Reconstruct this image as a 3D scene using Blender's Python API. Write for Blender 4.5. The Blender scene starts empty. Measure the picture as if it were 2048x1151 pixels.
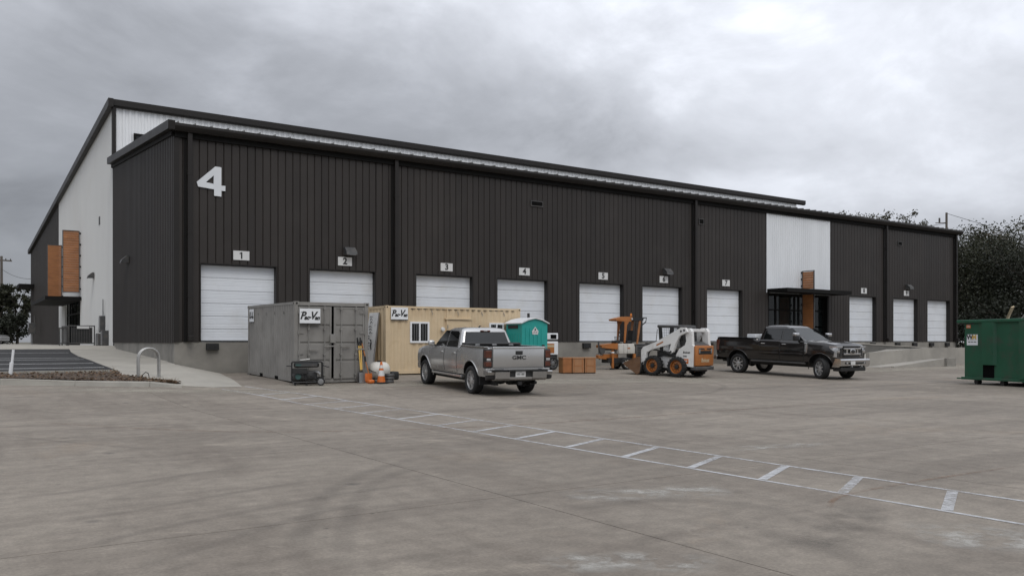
import bpy, bmesh, math, random
import numpy as np
from mathutils import Matrix, Vector
random.seed(4)
C = bpy.context.scene.collection
SC = bpy.context.scene
PI = math.pi
R = math.radians

# ------------------------------------------------------------------ camera
cam = bpy.data.cameras.new('camera')
cam.sensor_width = 36.0
cam.lens = 29.51
cam.shift_y = 0.0525
cam.clip_start = 0.1
cam.clip_end = 5000
co = bpy.data.objects.new('camera', cam)
C.objects.link(co)
co.location = (0, 0, 1.5)
co.rotation_euler = (R(90), 0, R(-33.85))
SC.camera = co

# ------------------------------------------------------------------ overcast sky
SUN_EL, SUN_AZ = R(52), R(190)          # azimuth measured from +Y towards +X
w = bpy.data.worlds.new('World')
SC.world = w
w.use_nodes = True
nt = w.node_tree
nt.nodes.clear()
def N(tree, kind, **kw):
    n = tree.nodes.new(kind)
    for k, v in kw.items():
        if k.startswith('i_'):
            n.inputs[k[2:].replace('_', ' ')].default_value = v
        else:
            setattr(n, k, v)
    return n
def math_node(tree, op, a=None, b=None, clamp=False):
    n = tree.nodes.new('ShaderNodeMath'); n.operation = op; n.use_clamp = clamp
    for i, v in enumerate((a, b)):
        if v is None: continue
        if isinstance(v, (int, float)): n.inputs[i].default_value = v
        else: tree.links.new(v, n.inputs[i])
    return n.outputs[0]
def ramp(tree, fac, stops):
    n = tree.nodes.new('ShaderNodeValToRGB')
    el = n.color_ramp.elements
    while len(el) < len(stops): el.new(0.5)
    for e, (p, c) in zip(el, stops):
        e.position = p
        e.color = (c, c, c, 1) if isinstance(c, (int, float)) else (*c, 1)
    tree.links.new(fac, n.inputs[0])
    return n.outputs[0]
out = N(nt, 'ShaderNodeOutputWorld')
tc = N(nt, 'ShaderNodeTexCoord')
sep = N(nt, 'ShaderNodeSeparateXYZ')
nt.links.new(tc.outputs['Generated'], sep.inputs[0])
zc = math_node(nt, 'MAXIMUM', sep.outputs[2], 0.0)
mp = N(nt, 'ShaderNodeMapping')
mp.inputs['Location'].default_value = (1.1, 8.2, 4.9)
mp.inputs['Rotation'].default_value = (R(16), R(-14), 0)
mp.inputs['Scale'].default_value = (1.0, 1.0, 1.9)
nt.links.new(tc.outputs['Generated'], mp.inputs[0])
n1 = N(nt, 'ShaderNodeTexNoise', i_Scale=1.35, i_Detail=9.0, i_Roughness=0.52, i_Distortion=0.3)
nt.links.new(mp.outputs[0], n1.inputs['Vector'])
n2 = N(nt, 'ShaderNodeTexNoise', i_Scale=4.2, i_Detail=9.0, i_Roughness=0.58, i_Distortion=0.3)
nt.links.new(mp.outputs[0], n2.inputs['Vector'])
c1 = ramp(nt, n1.outputs[0], [(0.34, 0.66), (0.45, 0.88), (0.53, 1.16), (0.61, 1.38)])
c2 = ramp(nt, n2.outputs[0], [(0.32, 0.76), (0.48, 0.98), (0.56, 1.06), (0.68, 1.26)])
cl = math_node(nt, 'MULTIPLY', c1, c2)
grad = math_node(nt, 'MULTIPLY_ADD', zc, 0.68)      # overcast sky: the zenith is three times the horizon
grad.node.inputs[2].default_value = 0.33
lum = math_node(nt, 'MULTIPLY', cl, grad)
tint = N(nt, 'ShaderNodeMix', data_type='RGBA')
tint.inputs[6].default_value = (0.925, 0.97, 1.07, 1)
tint.inputs[7].default_value = (0.95, 0.98, 1.055, 1)
nt.links.new(n1.outputs[0], tint.inputs[0])
bgc = N(nt, 'ShaderNodeBackground')
nt.links.new(tint.outputs[2], bgc.inputs[0]); nt.links.new(lum, bgc.inputs[1])
sky = N(nt, 'ShaderNodeTexSky', sky_type='NISHITA', sun_disc=False, sun_elevation=SUN_EL, sun_rotation=SUN_AZ)
bgs = N(nt, 'ShaderNodeBackground', i_Strength=0.06)
nt.links.new(sky.outputs[0], bgs.inputs[0])
mx = N(nt, 'ShaderNodeMixShader')
mx.inputs[0].default_value = 0.95
nt.links.new(bgs.outputs[0], mx.inputs[1]); nt.links.new(bgc.outputs[0], mx.inputs[2])
nt.links.new(mx.outputs[0], out.inputs[0])

sl = bpy.data.lights.new('sun', 'SUN')
sl.energy = 0.8
sl.angle = R(28)
sl.color = (1.0, 0.96, 0.9)
so = bpy.data.objects.new('sun', sl)
C.objects.link(so)
sd = Vector((math.cos(SUN_EL) * math.sin(SUN_AZ), math.cos(SUN_EL) * math.cos(SUN_AZ), math.sin(SUN_EL)))
so.rotation_euler = sd.to_track_quat('Z', 'Y').to_euler()
so.location = (20, -20, 40)

vs = SC.view_settings
vs.view_transform = 'Standard'
vs.look = 'None'
vs.exposure = 0.3
vs.gamma = 1.0
vs.use_curve_mapping = False
SC.render.engine = 'CYCLES'
SC.cycles.max_bounces = 6
SC.cycles.transparent_max_bounces = 12

# ------------------------------------------------------------------ materials
MATS = {}
def mat(name, col, rough=0.6, metal=0.0, var=0.12, scale=3.0, bump=0.0, bscale=None, spec=0.5, coat=0.0,
        stretch=(1, 1, 1), obj_var=0.0, dirt=None, emit=0.0):
    """Principled material with its colour varied by two noises (Object coordinates)."""
    if name in MATS: return MATS[name]
    m = bpy.data.materials.new(name); m.use_nodes = True
    t = m.node_tree; b = t.nodes['Principled BSDF']
    b.inputs['Roughness'].default_value = rough
    b.inputs['Metallic'].default_value = metal
    b.inputs['Specular IOR Level'].default_value = spec
    b.inputs['Coat Weight'].default_value = coat
    b.inputs['Coat Roughness'].default_value = 0.08
    tcn = N(t, 'ShaderNodeTexCoord')
    mpn = N(t, 'ShaderNodeMapping'); mpn.inputs['Scale'].default_value = stretch
    t.links.new(tcn.outputs['Object'], mpn.inputs[0])
    a = N(t, 'ShaderNodeTexNoise', i_Scale=scale, i_Detail=6.0, i_Roughness=0.6)
    t.links.new(mpn.outputs[0], a.inputs['Vector'])
    r = ramp(t, a.outputs[0], [(0.3, 1 - var), (0.7, 1 + var)])
    if obj_var:
        oi = N(t, 'ShaderNodeObjectInfo')
        k = math_node(t, 'MULTIPLY_ADD', oi.outputs['Random'], 2 * obj_var); k.node.inputs[2].default_value = 1 - obj_var
        r = math_node(t, 'MULTIPLY', r, k)
    vm = N(t, 'ShaderNodeVectorMath', operation='SCALE')
    vm.inputs[0].default_value = col
    t.links.new(r, vm.inputs['Scale'])
    src = vm.outputs[0]
    if dirt:
        dc, amt, dsc = dirt
        d = N(t, 'ShaderNodeTexNoise', i_Scale=dsc, i_Detail=8.0, i_Roughness=0.65, i_Distortion=0.4)
        t.links.new(tcn.outputs['Object'], d.inputs['Vector'])
        df = ramp(t, d.outputs[0], [(0.5, 0.0), (0.68, amt)])
        mxn = N(t, 'ShaderNodeMix', data_type='RGBA')
        mxn.inputs[7].default_value = (*dc, 1)
        t.links.new(df, mxn.inputs[0]); t.links.new(src, mxn.inputs[6])
        src = mxn.outputs[2]
    t.links.new(src, b.inputs['Base Color'])
    rr = math_node(t, 'MULTIPLY_ADD', a.outputs[0], 0.25); rr.node.inputs[2].default_value = max(0.02, rough - 0.125)
    if rough > 0.2: t.links.new(rr, b.inputs['Roughness'])
    if bump:
        bn = N(t, 'ShaderNodeTexNoise', i_Scale=bscale or scale * 8, i_Detail=5.0)
        t.links.new(tcn.outputs['Object'], bn.inputs['Vector'])
        bp = N(t, 'ShaderNodeBump', i_Strength=bump, i_Distance=0.02)
        t.links.new(bn.outputs[0], bp.inputs['Height'])
        t.links.new(bp.outputs[0], b.inputs['Normal'])
    MATS[name] = m
    return m

def glass_mat(name, col=(0.012, 0.014, 0.015), rough=0.03, trans=0.25):
    m = bpy.data.materials.new(name); m.use_nodes = True
    t = m.node_tree; b = t.nodes['Principled BSDF']
    b.inputs['Base Color'].default_value = (*col, 1)
    b.inputs['Roughness'].default_value = rough
    b.inputs['Specular IOR Level'].default_value = 0.6
    n = N(t, 'ShaderNodeTexNoise', i_Scale=1.3, i_Detail=2.0)
    bp = N(t, 'ShaderNodeBump', i_Strength=0.02, i_Distance=0.05)
    t.links.new(n.outputs[0], bp.inputs['Height']); t.links.new(bp.outputs[0], b.inputs['Normal'])
    tr = N(t, 'ShaderNodeBsdfTransparent'); tr.inputs[0].default_value = (0.55, 0.58, 0.58, 1)
    mx = N(t, 'ShaderNodeMixShader'); mx.inputs[0].default_value = trans
    o = t.nodes['Material Output']
    t.links.new(b.outputs[0], mx.inputs[1]); t.links.new(tr.outputs[0], mx.inputs[2]); t.links.new(mx.outputs[0], o.inputs[0])
    MATS[name] = m
    return m

def yard_material(name, c_light, c_dark, stain=True):
    m = bpy.data.materials.new(name); m.use_nodes = True
    t = m.node_tree; b = t.nodes['Principled BSDF']
    b.inputs['Roughness'].default_value = 0.82
    b.inputs['Specular IOR Level'].default_value = 0.35
    tcn = N(t, 'ShaderNodeTexCoord'); vec = tcn.outputs['Object']
    def noise(sc, det=6, ro=0.6, di=0.0, st=(1, 1, 1), rz=0, loc=(0, 0, 0)):
        mpn = N(t, 'ShaderNodeMapping'); mpn.inputs['Scale'].default_value = st
        mpn.inputs['Rotation'].default_value = (0, 0, rz); mpn.inputs['Location'].default_value = loc
        t.links.new(vec, mpn.inputs[0])
        n = N(t, 'ShaderNodeTexNoise', i_Scale=sc, i_Detail=float(det), i_Roughness=ro, i_Distortion=di)
        t.links.new(mpn.outputs[0], n.inputs['Vector'])
        return n.outputs[0]
    def mixc(f, a, c):
        n = N(t, 'ShaderNodeMix', data_type='RGBA')
        t.links.new(f, n.inputs[0])
        if isinstance(a, tuple): n.inputs[6].default_value = (*a, 1)
        else: t.links.new(a, n.inputs[6])
        if isinstance(c, tuple): n.inputs[7].default_value = (*c, 1)
        else: t.links.new(c, n.inputs[7])
        return n.outputs[2]
    big = ramp(t, noise(0.16, 6, 0.62, 0.6), [(0.36, 0.0), (0.64, 1.0)])
    col = mixc(big, c_dark, c_light)
    # sweeps of the machines and trucks that turn in the yard
    s1 = ramp(t, noise(0.9, 5, 0.6, 0.8, (0.22, 1.6, 1), R(12)), [(0.45, 0.0), (0.70, 0.50)])
    col = mixc(s1, col, (c_dark[0] * 0.62, c_dark[1] * 0.60, c_dark[2] * 0.60))
    s2 = ramp(t, noise(0.7, 6, 0.62, 0.7, (1.5, 0.3, 1), R(-24), (7, 3, 0)), [(0.48, 0.0), (0.70, 0.55)])
    col = mixc(s2, col, (c_dark[0] * 0.70, c_dark[1] * 0.67, c_dark[2] * 0.66))
    if stain:
        li = ramp(t, noise(0.34, 7, 0.66, 1.2, (1, 1, 1), 0, (11, 4, 0)), [(0.60, 0.0), (0.72, 0.55)])
        col = mixc(li, col, (c_light[0] * 1.36, c_light[1] * 1.36, c_light[2] * 1.33))
        ru = ramp(t, noise(0.21, 7, 0.7, 1.0, (1, 1, 1), 0, (2, 14, 0)), [(0.58, 0.0), (0.72, 0.35)])
        col = mixc(ru, col, (c_light[0] * 1.02, c_light[1] * 0.86, c_light[2] * 0.70))
        vo = N(t, 'ShaderNodeTexVoronoi', i_Scale=0.75, i_Randomness=1.0)
        t.links.new(vec, vo.inputs['Vector'])
        sp = ramp(t, vo.outputs['Distance'], [(0.0, 0.8), (0.075, 0.0)])
        col = mixc(sp, col, (0.045, 0.042, 0.04))
    if stain:
        v2 = N(t, 'ShaderNodeTexVoronoi', i_Scale=2.6, i_Randomness=1.0)
        t.links.new(vec, v2.inputs['Vector'])
        pick = math_node(t, 'GREATER_THAN', v2.outputs['Color'], 0.72)
        s3 = math_node(t, 'MULTIPLY', ramp(t, v2.outputs['Distance'], [(0.0, 0.8), (0.085, 0.0)]), pick)
        col = mixc(s3, col, (0.05, 0.046, 0.043))
        pw_ = ramp(t, noise(2.4, 8, 0.75, 0.8, (.6, 1.3, 1), R(20), (4, 9, 0)), [(0.60, 0.0), (0.72, 0.4)])
        col = mixc(pw_, col, (c_light[0] * 1.45, c_light[1] * 1.45, c_light[2] * 1.45))
    fine = ramp(t, noise(38, 3, 0.7), [(0.3, 0.82), (0.7, 1.16)])
    mid = ramp(t, noise(4.5, 7, 0.7), [(0.3, 0.78), (0.7, 1.17)])
    fm = math_node(t, 'MULTIPLY', fine, mid)
    sc_ = N(t, 'ShaderNodeVectorMath', operation='SCALE')
    t.links.new(col, sc_.inputs[0]); t.links.new(fm, sc_.inputs['Scale'])
    t.links.new(sc_.outputs[0], b.inputs['Base Color'])
    bp = N(t, 'ShaderNodeBump', i_Strength=0.25, i_Distance=0.006)
    t.links.new(noise(90, 4, 0.7), bp.inputs['Height']); t.links.new(bp.outputs[0], b.inputs['Normal'])
    MATS[name] = m
    return m

def decal_mat(name, col, amount, sc=3.0, lo=0.35, hi=0.62, rough=0.8, st=(1, 1, 1)):
    """Thin worn layer (paint, rubber, rust) that fades at the strip's edges (UV) and is broken by noise."""
    m = bpy.data.materials.new(name); m.use_nodes = True
    t = m.node_tree; b = t.nodes['Principled BSDF']
    b.inputs['Base Color'].default_value = (*col, 1); b.inputs['Roughness'].default_value = rough
    tcn = N(t, 'ShaderNodeTexCoord')
    mpn = N(t, 'ShaderNodeMapping'); mpn.inputs['Scale'].default_value = st
    t.links.new(tcn.outputs['Object'], mpn.inputs[0])
    n = N(t, 'ShaderNodeTexNoise', i_Scale=sc, i_Detail=8.0, i_Roughness=0.7)
    t.links.new(mpn.outputs[0], n.inputs['Vector'])
    f = ramp(t, n.outputs[0], [(lo, 0.0), (hi, 1.0)])
    uvn = N(t, 'ShaderNodeSeparateXYZ'); t.links.new(tcn.outputs['UV'], uvn.inputs[0])
    def edge(o, k):
        a = math_node(t, 'SUBTRACT', o, 0.5); a = math_node(t, 'ABSOLUTE', a)
        a = math_node(t, 'SUBTRACT', 0.5, a)
        return math_node(t, 'MULTIPLY', a, k, clamp=True)
    e = math_node(t, 'MULTIPLY', edge(uvn.outputs[1], 3.2), edge(uvn.outputs[0], 5.0))
    f = math_node(t, 'MULTIPLY', f, e); f = math_node(t, 'MULTIPLY', f, amount)
    tr = N(t, 'ShaderNodeBsdfTransparent'); mx = N(t, 'ShaderNodeMixShader')
    t.links.new(f, mx.inputs[0]); t.links.new(tr.outputs[0], mx.inputs[1]); t.links.new(b.outputs[0], mx.inputs[2])
    t.links.new(mx.outputs[0], t.nodes['Material Output'].inputs[0])
    MATS[name] = m
    return m

def paint_mat(name, col, lo, hi, sc=9.0):
    m = bpy.data.materials.new(name); m.use_nodes = True
    t = m.node_tree; b = t.nodes['Principled BSDF']
    b.inputs['Base Color'].default_value = (*col, 1); b.inputs['Roughness'].default_value = 0.75
    tcn = N(t, 'ShaderNodeTexCoord')
    n = N(t, 'ShaderNodeTexNoise', i_Scale=sc, i_Detail=8.0, i_Roughness=0.72)
    t.links.new(tcn.outputs['Object'], n.inputs['Vector'])
    n2_ = N(t, 'ShaderNodeTexNoise', i_Scale=0.5, i_Detail=3.0)
    t.links.new(tcn.outputs['Object'], n2_.inputs['Vector'])
    s = math_node(t, 'MULTIPLY_ADD', n2_.outputs[0], 0.7); t.links.new(n.outputs[0], s.node.inputs[2])
    f = ramp(t, s, [(lo, 0.0), (hi, 0.92)])
    tr = N(t, 'ShaderNodeBsdfTransparent'); mx = N(t, 'ShaderNodeMixShader')
    t.links.new(f, mx.inputs[0]); t.links.new(tr.outputs[0], mx.inputs[1]); t.links.new(b.outputs[0], mx.inputs[2])
    t.links.new(mx.outputs[0], t.nodes['Material Output'].inputs[0])
    MATS[name] = m
    return m

def leaf_mat(name, col, var=0.5):
    m = bpy.data.materials.new(name); m.use_nodes = True
    t = m.node_tree; b = t.nodes['Principled BSDF']
    b.inputs['Roughness'].default_value = 0.6
    b.inputs['Specular IOR Level'].default_value = 0.3
    g = N(t, 'ShaderNodeNewGeometry')
    n = N(t, 'ShaderNodeTexNoise', i_Scale=0.6, i_Detail=3.0)
    tcn = N(t, 'ShaderNodeTexCoord'); t.links.new(tcn.outputs['Object'], n.inputs['Vector'])
    k = math_node(t, 'ADD', g.outputs['Random Per Island'], n.outputs[0])
    f = ramp(t, k, [(0.35, 1 - var), (1.35, 1 + var)])
    v = N(t, 'ShaderNodeVectorMath', operation='SCALE'); v.inputs[0].default_value = col
    t.links.new(f, v.inputs['Scale']); t.links.new(v.outputs[0], b.inputs['Base Color'])
    tl = N(t, 'ShaderNodeBsdfTranslucent'); t.links.new(v.outputs[0], tl.inputs[0])
    mx = N(t, 'ShaderNodeMixShader'); mx.inputs[0].default_value = 0.2
    t.links.new(b.outputs[0], mx.inputs[1]); t.links.new(tl.outputs[0], mx.inputs[2])
    t.links.new(mx.outputs[0], t.nodes['Material Output'].inputs[0])
    MATS[name] = m
    return m

M = MATS
mat('dark_cladding', (0.0290, 0.0248, 0.0222), 0.5, 0.0, 0.14, 0.8, 0.22, 2.0, spec=0.33, obj_var=0.09, stretch=(1, 1, .12), dirt=((0.048, 0.042, 0.037), 0.3, 0.45))
mat('dark_trim', (0.018, 0.0158, 0.0145), 0.5, 0, 0.08, 1.0, spec=0.3)
mat('black_trim', (0.006, 0.0056, 0.0052), 0.75, 0, 0.1, 2, spec=0.2)  # real black trim; also colours the painted shadow strip under the gutter
mat('galvalume', (0.69, 0.71, 0.73), 0.5, 0.0, 0.07, 0.8, stretch=(1, 1, .2))
mat('upper_white', (0.80, 0.815, 0.83), 0.5, 0.0, 0.03, 0.8)
mat('end_metal', (0.60, 0.60, 0.585), 0.5, 0.0, 0.025, 0.6, stretch=(1, 1, .2), dirt=((0.5, 0.48, 0.45), 0.25, 0.25))
mat('door_white', (0.66, 0.685, 0.715), 0.42, 0, 0.04, 1.2, obj_var=0.025, dirt=((0.5, 0.48, 0.44), 0.25, 0.9))
mat('rubber', (0.014, 0.014, 0.014), 0.8, 0, 0.25, 5)
mat('foundation', (0.215, 0.203, 0.18), 0.85, 0, 0.22, 0.9, 0.25, 25, dirt=((0.12, 0.115, 0.105), 0.6, 0.7))
mat('ramp_concrete', (0.30, 0.282, 0.25), 0.85, 0, 0.14, 0.8, 0.2, 25, dirt=((0.2, 0.19, 0.17), 0.5, 0.6))
mat('walk_concrete', (0.32, 0.30, 0.26), 0.85, 0, 0.12, 0.8, 0.2, 30, dirt=((0.2, 0.19, 0.17), 0.35, 0.5))
mat('kerb_concrete', (0.30, 0.285, 0.25), 0.85, 0, 0.12, 1.5, 0.2, 30, dirt=((0.2, 0.19, 0.17), 0.4, 1.2))
mat('asphalt', (0.014, 0.0135, 0.0138), 0.85, 0, 0.25, 0.8, 0.3, 60)
mat('joint', (0.10, 0.095, 0.088), 0.95)
mat('sign_white', (0.60, 0.60, 0.59), 0.5, 0, 0.05, 3)
mat('sign_grey', (0.66, 0.68, 0.70), 0.45, 0, 0.04, 2)
mat('sign_black', (0.02, 0.02, 0.02), 0.6)
mat('orange_screen', (0.34, 0.140, 0.050), 0.5, 0.1, 0.25, 1.4, obj_var=0.08, stretch=(1, 1, 3))
mat('grey_container', (0.215, 0.206, 0.190), 0.55, 0, 0.15, 1.0, 0.05, 25, dirt=((0.11, 0.10, 0.09), 0.35, 1.6))
mat('beige_container', (0.58, 0.455, 0.295), 0.6, 0, 0.08, 1.0, 0.05, 25, dirt=((0.36, 0.24, 0.12), 0.35, 1.1))
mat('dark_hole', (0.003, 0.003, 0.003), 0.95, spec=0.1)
mat('vinyl_white', (0.72, 0.73, 0.74), 0.4, 0, 0.03)
mat('teal_plastic', (0.016, 0.29, 0.258), 0.5, 0, 0.08, 2.0)
mat('toilet_roof', (0.62, 0.63, 0.64), 0.5, 0, 0.06, 2)
mat('chrome', (0.62, 0.62, 0.62), 0.14, 1.0, 0.03)
mat('alloy', (0.58, 0.58, 0.575), 0.32, 0.7, 0.08, 8)
mat('steel', (0.30, 0.30, 0.30), 0.4, 0.8, 0.15, 6)
mat('galv_steel', (0.38, 0.375, 0.36), 0.45, 0.6, 0.15, 6)
mat('silver_paint', (0.47, 0.468, 0.46), 0.26, 0.65, 0.03, 1.0, coat=0.7)
mat('silver_bumper', (0.40, 0.395, 0.385), 0.25, 0.85, 0.03, 1.0)
mat('brown_black_paint', (0.020, 0.0175, 0.0165), 0.14, 0.35, 0.03, 1.0, coat=0.9)
mat('white_paint', (0.62, 0.62, 0.615), 0.32, 0, 0.04, 1.5, coat=0.4, dirt=((0.42, 0.39, 0.34), 0.3, 2))
mat('bobcat_white', (0.68, 0.675, 0.66), 0.4, 0, 0.05, 1.5, dirt=((0.38, 0.35, 0.3), 0.4, 3))
mat('machine_orange', (0.36, 0.130, 0.032), 0.45, 0, 0.12, 2.5, dirt=((0.22, 0.09, 0.03), 0.5, 3))
mat('cone_orange', (0.55, 0.135, 0.02), 0.55, 0, 0.1, 4)
mat('cream_tank', (0.55, 0.53, 0.48), 0.45, 0, 0.06, 2, dirt=((0.3, 0.27, 0.22), 0.5, 3))
mat('black_plastic', (0.015, 0.015, 0.015), 0.55, 0, 0.15, 4)
mat('dark_metal', (0.03, 0.03, 0.031), 0.5, 0.3, 0.2, 5)
mat('machine_grey', (0.07, 0.07, 0.07), 0.55, 0.2, 0.25, 4, dirt=((0.14, 0.11, 0.08), 0.4, 4))
mat('red_lens', (0.085, 0.022, 0.012), 0.12, 0, 0.3, 14, coat=0.6)
mat('clear_lens', (0.55, 0.55, 0.55), 0.1, 0.6, 0.2, 12, coat=0.6)
mat('amber_lens', (0.55, 0.17, 0.02), 0.2)
mat('green_steel', (0.009, 0.075, 0.037), 0.5, 0.0, 0.14, 1.2, 0.05, 20, dirt=((0.05, 0.045, 0.036), 0.55, 1.8))
mat('yellow_handle', (0.62, 0.40, 0.10), 0.5, 0, 0.1, 6)
mat('mulch', (0.062, 0.043, 0.030), 0.95, 0, 0.5, 8, 0.8, 40)
mat('soil', (0.10, 0.09, 0.065), 0.95, 0, 0.35, 0.3, 0.5, 6)
mat('bark', (0.055, 0.045, 0.036), 0.9, 0, 0.3, 4, 0.5, 20, stretch=(1, 1, .3))
mat('pole_wood', (0.11, 0.095, 0.08), 0.9, 0, 0.2, 3, stretch=(1, 1, .1))
mat('wood_board', (0.42, 0.34, 0.22), 0.8, 0, 0.2, 4)
mat('board_white', (0.64, 0.635, 0.62), 0.6, 0, 0.12, 2, dirt=((0.2, 0.19, 0.17), 0.5, 3))
mat('roof_metal', (0.19, 0.185, 0.175), 0.4, 0.4, 0.08, 1)
mat('interior', (0.05, 0.05, 0.05), 0.9)
mat('seat_black', (0.012, 0.012, 0.012), 0.6)
glass_mat('tinted_glass', (0.006, 0.007, 0.007), 0.03, 0.06)
glass_mat('clear_glass', (0.02, 0.025, 0.025), 0.02, 0.55)
glass_mat('store_glass', (0.014, 0.018, 0.018), 0.03, 0.35)
yard_material('yard', (0.250, 0.219, 0.181), (0.184, 0.160, 0.132))
mat('dull_green', (0.03, 0.075, 0.07), 0.5)
mat('crate_tan', (0.33, 0.165, 0.075), 0.55, 0, 0.15, 3)
mat('bucket_brown', (0.16, 0.085, 0.045), 0.6, 0.2, 0.3, 5, dirt=((0.1, 0.09, 0.08), 0.6, 5))
mat('shaded_concrete', (0.115, 0.110, 0.100), 0.85, 0, 0.25, 1.2, 0.2, 25, dirt=((0.2, 0.19, 0.17), 0.5, 0.9))  # inner ramp wall: its shade is put into a darker concrete colour
decal_mat('dust', (0.37, 0.34, 0.28), 0.75, 0.9, 0.30, 0.70)
decal_mat('tyre_rub', (0.085, 0.077, 0.072), 0.20, 9.0, 0.30, 0.70, st=(1, 1, 1))
decal_mat('rust_trail', (0.22, 0.13, 0.08), 0.55, 6.0, 0.38, 0.66)
decal_mat('cement_spill', (0.42, 0.405, 0.37), 0.7, 3.2, 0.44, 0.62)
decal_mat('oil_stain', (0.06, 0.054, 0.05), 0.3, 2.2, 0.34, 0.66)
paint_mat('line_paint', (0.45, 0.455, 0.465), 0.55, 0.95)
paint_mat('stall_paint', (0.50, 0.50, 0.49), 0.45, 0.75)
leaf_mat('leaf_dark', (0.015, 0.0175, 0.011), 0.7)
leaf_mat('leaf_mid', (0.027, 0.029, 0.017), 0.65)
leaf_mat('leaf_pale', (0.058, 0.055, 0.036))
leaf_mat('leaf_rust', (0.072, 0.044, 0.024))
leaf_mat('litter', (0.095, 0.058, 0.034), 0.7)
leaf_mat('straw', (0.12, 0.095, 0.06), 0.5)

# ------------------------------------------------------------------ mesh helpers
class MB:
    def __init__(s): s.v = []; s.f = []; s.m = []; s.mi = 0; s.M = None
    def add(s, vs, fs):
        o = len(s.v)
        if s.M is not None: vs = [s.M @ Vector(p) for p in vs]
        s.v += [tuple(p) for p in vs]
        for f in fs: s.f.append([i + o for i in f]); s.m.append(s.mi)
        return s
    def box(s, x0, x1, y0, y1, z0, z1, bev=0.0):
        if bev:
            bm = bmesh.new(); bmesh.ops.create_cube(bm, size=1)
            for v in bm.verts:
                v.co = Vector(((x0 + x1) / 2 + v.co.x * (x1 - x0), (y0 + y1) / 2 + v.co.y * (y1 - y0), (z0 + z1) / 2 + v.co.z * (z1 - z0)))
            bmesh.ops.bevel(bm, geom=bm.edges[:], offset=bev, segments=2, affect='EDGES', profile=0.5)
            bm.verts.index_update()
            s.add([v.co[:] for v in bm.verts], [[v.index for v in f.verts] for f in bm.faces]); bm.free()
            return s
        return s.add([(x0, y0, z0), (x1, y0, z0), (x1, y1, z0), (x0, y1, z0), (x0, y0, z1), (x1, y0, z1), (x1, y1, z1), (x0, y1, z1)],
                     [[0, 3, 2, 1], [4, 5, 6, 7], [0, 1, 5, 4], [1, 2, 6, 5], [2, 3, 7, 6], [3, 0, 4, 7]])
    def cyl(s, p0, p1, r0, r1=None, seg=12, caps=True):
        if r1 is None: r1 = r0
        p0 = Vector(p0); p1 = Vector(p1); d = (p1 - p0).normalized()
        a = d.orthogonal().normalized(); b = d.cross(a)
        vs = []
        for p, r in ((p0, r0), (p1, r1)):
            for i in range(seg):
                t = 2 * PI * i / seg
                vs.append(p + (a * math.cos(t) + b * math.sin(t)) * r)
        fs = [[i, (i + 1) % seg, seg + (i + 1) % seg, seg + i] for i in range(seg)]
        if caps: fs += [list(range(seg))[::-1], list(range(seg, 2 * seg))]
        return s.add(vs, fs)
    def tube(s, pts, r, seg=8, caps=True):
        pts = [Vector(p) for p in pts]; vs = []; fs = []; up = None
        for i, p in enumerate(pts):
            d = ((pts[min(i + 1, len(pts) - 1)] - p).normalized() + (p - pts[max(i - 1, 0)]).normalized()).normalized()
            if up is None: up = d.orthogonal().normalized()
            a = (up - d * up.dot(d)).normalized(); up = a; b = d.cross(a)
            rr = r[i] if isinstance(r, (list, tuple)) else r
            for k in range(seg):
                t = 2 * PI * k / seg
                vs.append(p + (a * math.cos(t) + b * math.sin(t)) * rr)
        for i in range(len(pts) - 1):
            for k in range(seg):
                fs.append([i * seg + k, i * seg + (k + 1) % seg, (i + 1) * seg + (k + 1) % seg, (i + 1) * seg + k])
        if caps:
            fs.append(list(range(seg))[::-1]); n = (len(pts) - 1) * seg; fs.append(list(range(n, n + seg)))
        return s.add(vs, fs)
    def lathe(s, prof, origin=(0, 0, 0), axis='y', seg=32, closed=False):
        ox, oy, oz = origin; vs = []; fs = []; n = len(prof)
        for k in range(seg):
            t = 2 * PI * k / seg; c_, s_ = math.cos(t), math.sin(t)
            for r, hh in prof:
                if axis == 'y': vs.append((ox + r * c_, oy + hh, oz + r * s_))
                elif axis == 'z': vs.append((ox + r * c_, oy + r * s_, oz + hh))
                else: vs.append((ox + hh, oy + r * c_, oz + r * s_))
        for k in range(seg):
            k2 = (k + 1) % seg
            for i in range(n if closed else n - 1):
                j = (i + 1) % n
                f = [k * n + i, k * n + j, k2 * n + j, k2 * n + i]
                fs.append(f if axis != 'y' else f)
        return s.add(vs, fs)
    def prism(s, poly, plane, a0, a1):
        n = len(poly)
        def P(p, a):
            if plane == 'xz': return (p[0], a, p[1])
            if plane == 'yz': return (a, p[0], p[1])
            return (p[0], p[1], a)
        vs = [P(p, a0) for p in poly] + [P(p, a1) for p in poly]
        fs = [list(range(n))[::-1], list(range(n, 2 * n))] + [[i, (i + 1) % n, n + (i + 1) % n, n + i] for i in range(n)]
        return s.add(vs, fs)
    def poly(s, pts): return s.add(pts, [list(range(len(pts)))])
    def loft(s, rows, closed=False, caps=False):
        n = len(rows[0]); vs = [p for r in rows for p in r]; fs = []
        for i in range(len(rows) - 1):
            for k in range(n if closed else n - 1):
                k2 = (k + 1) % n
                fs.append([i * n + k, i * n + k2, (i + 1) * n + k2, (i + 1) * n + k])
        if caps:
            fs.append(list(range(n))[::-1]); fs.append([(len(rows) - 1) * n + k for k in range(n)])
        return s.add(vs, fs)
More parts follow.
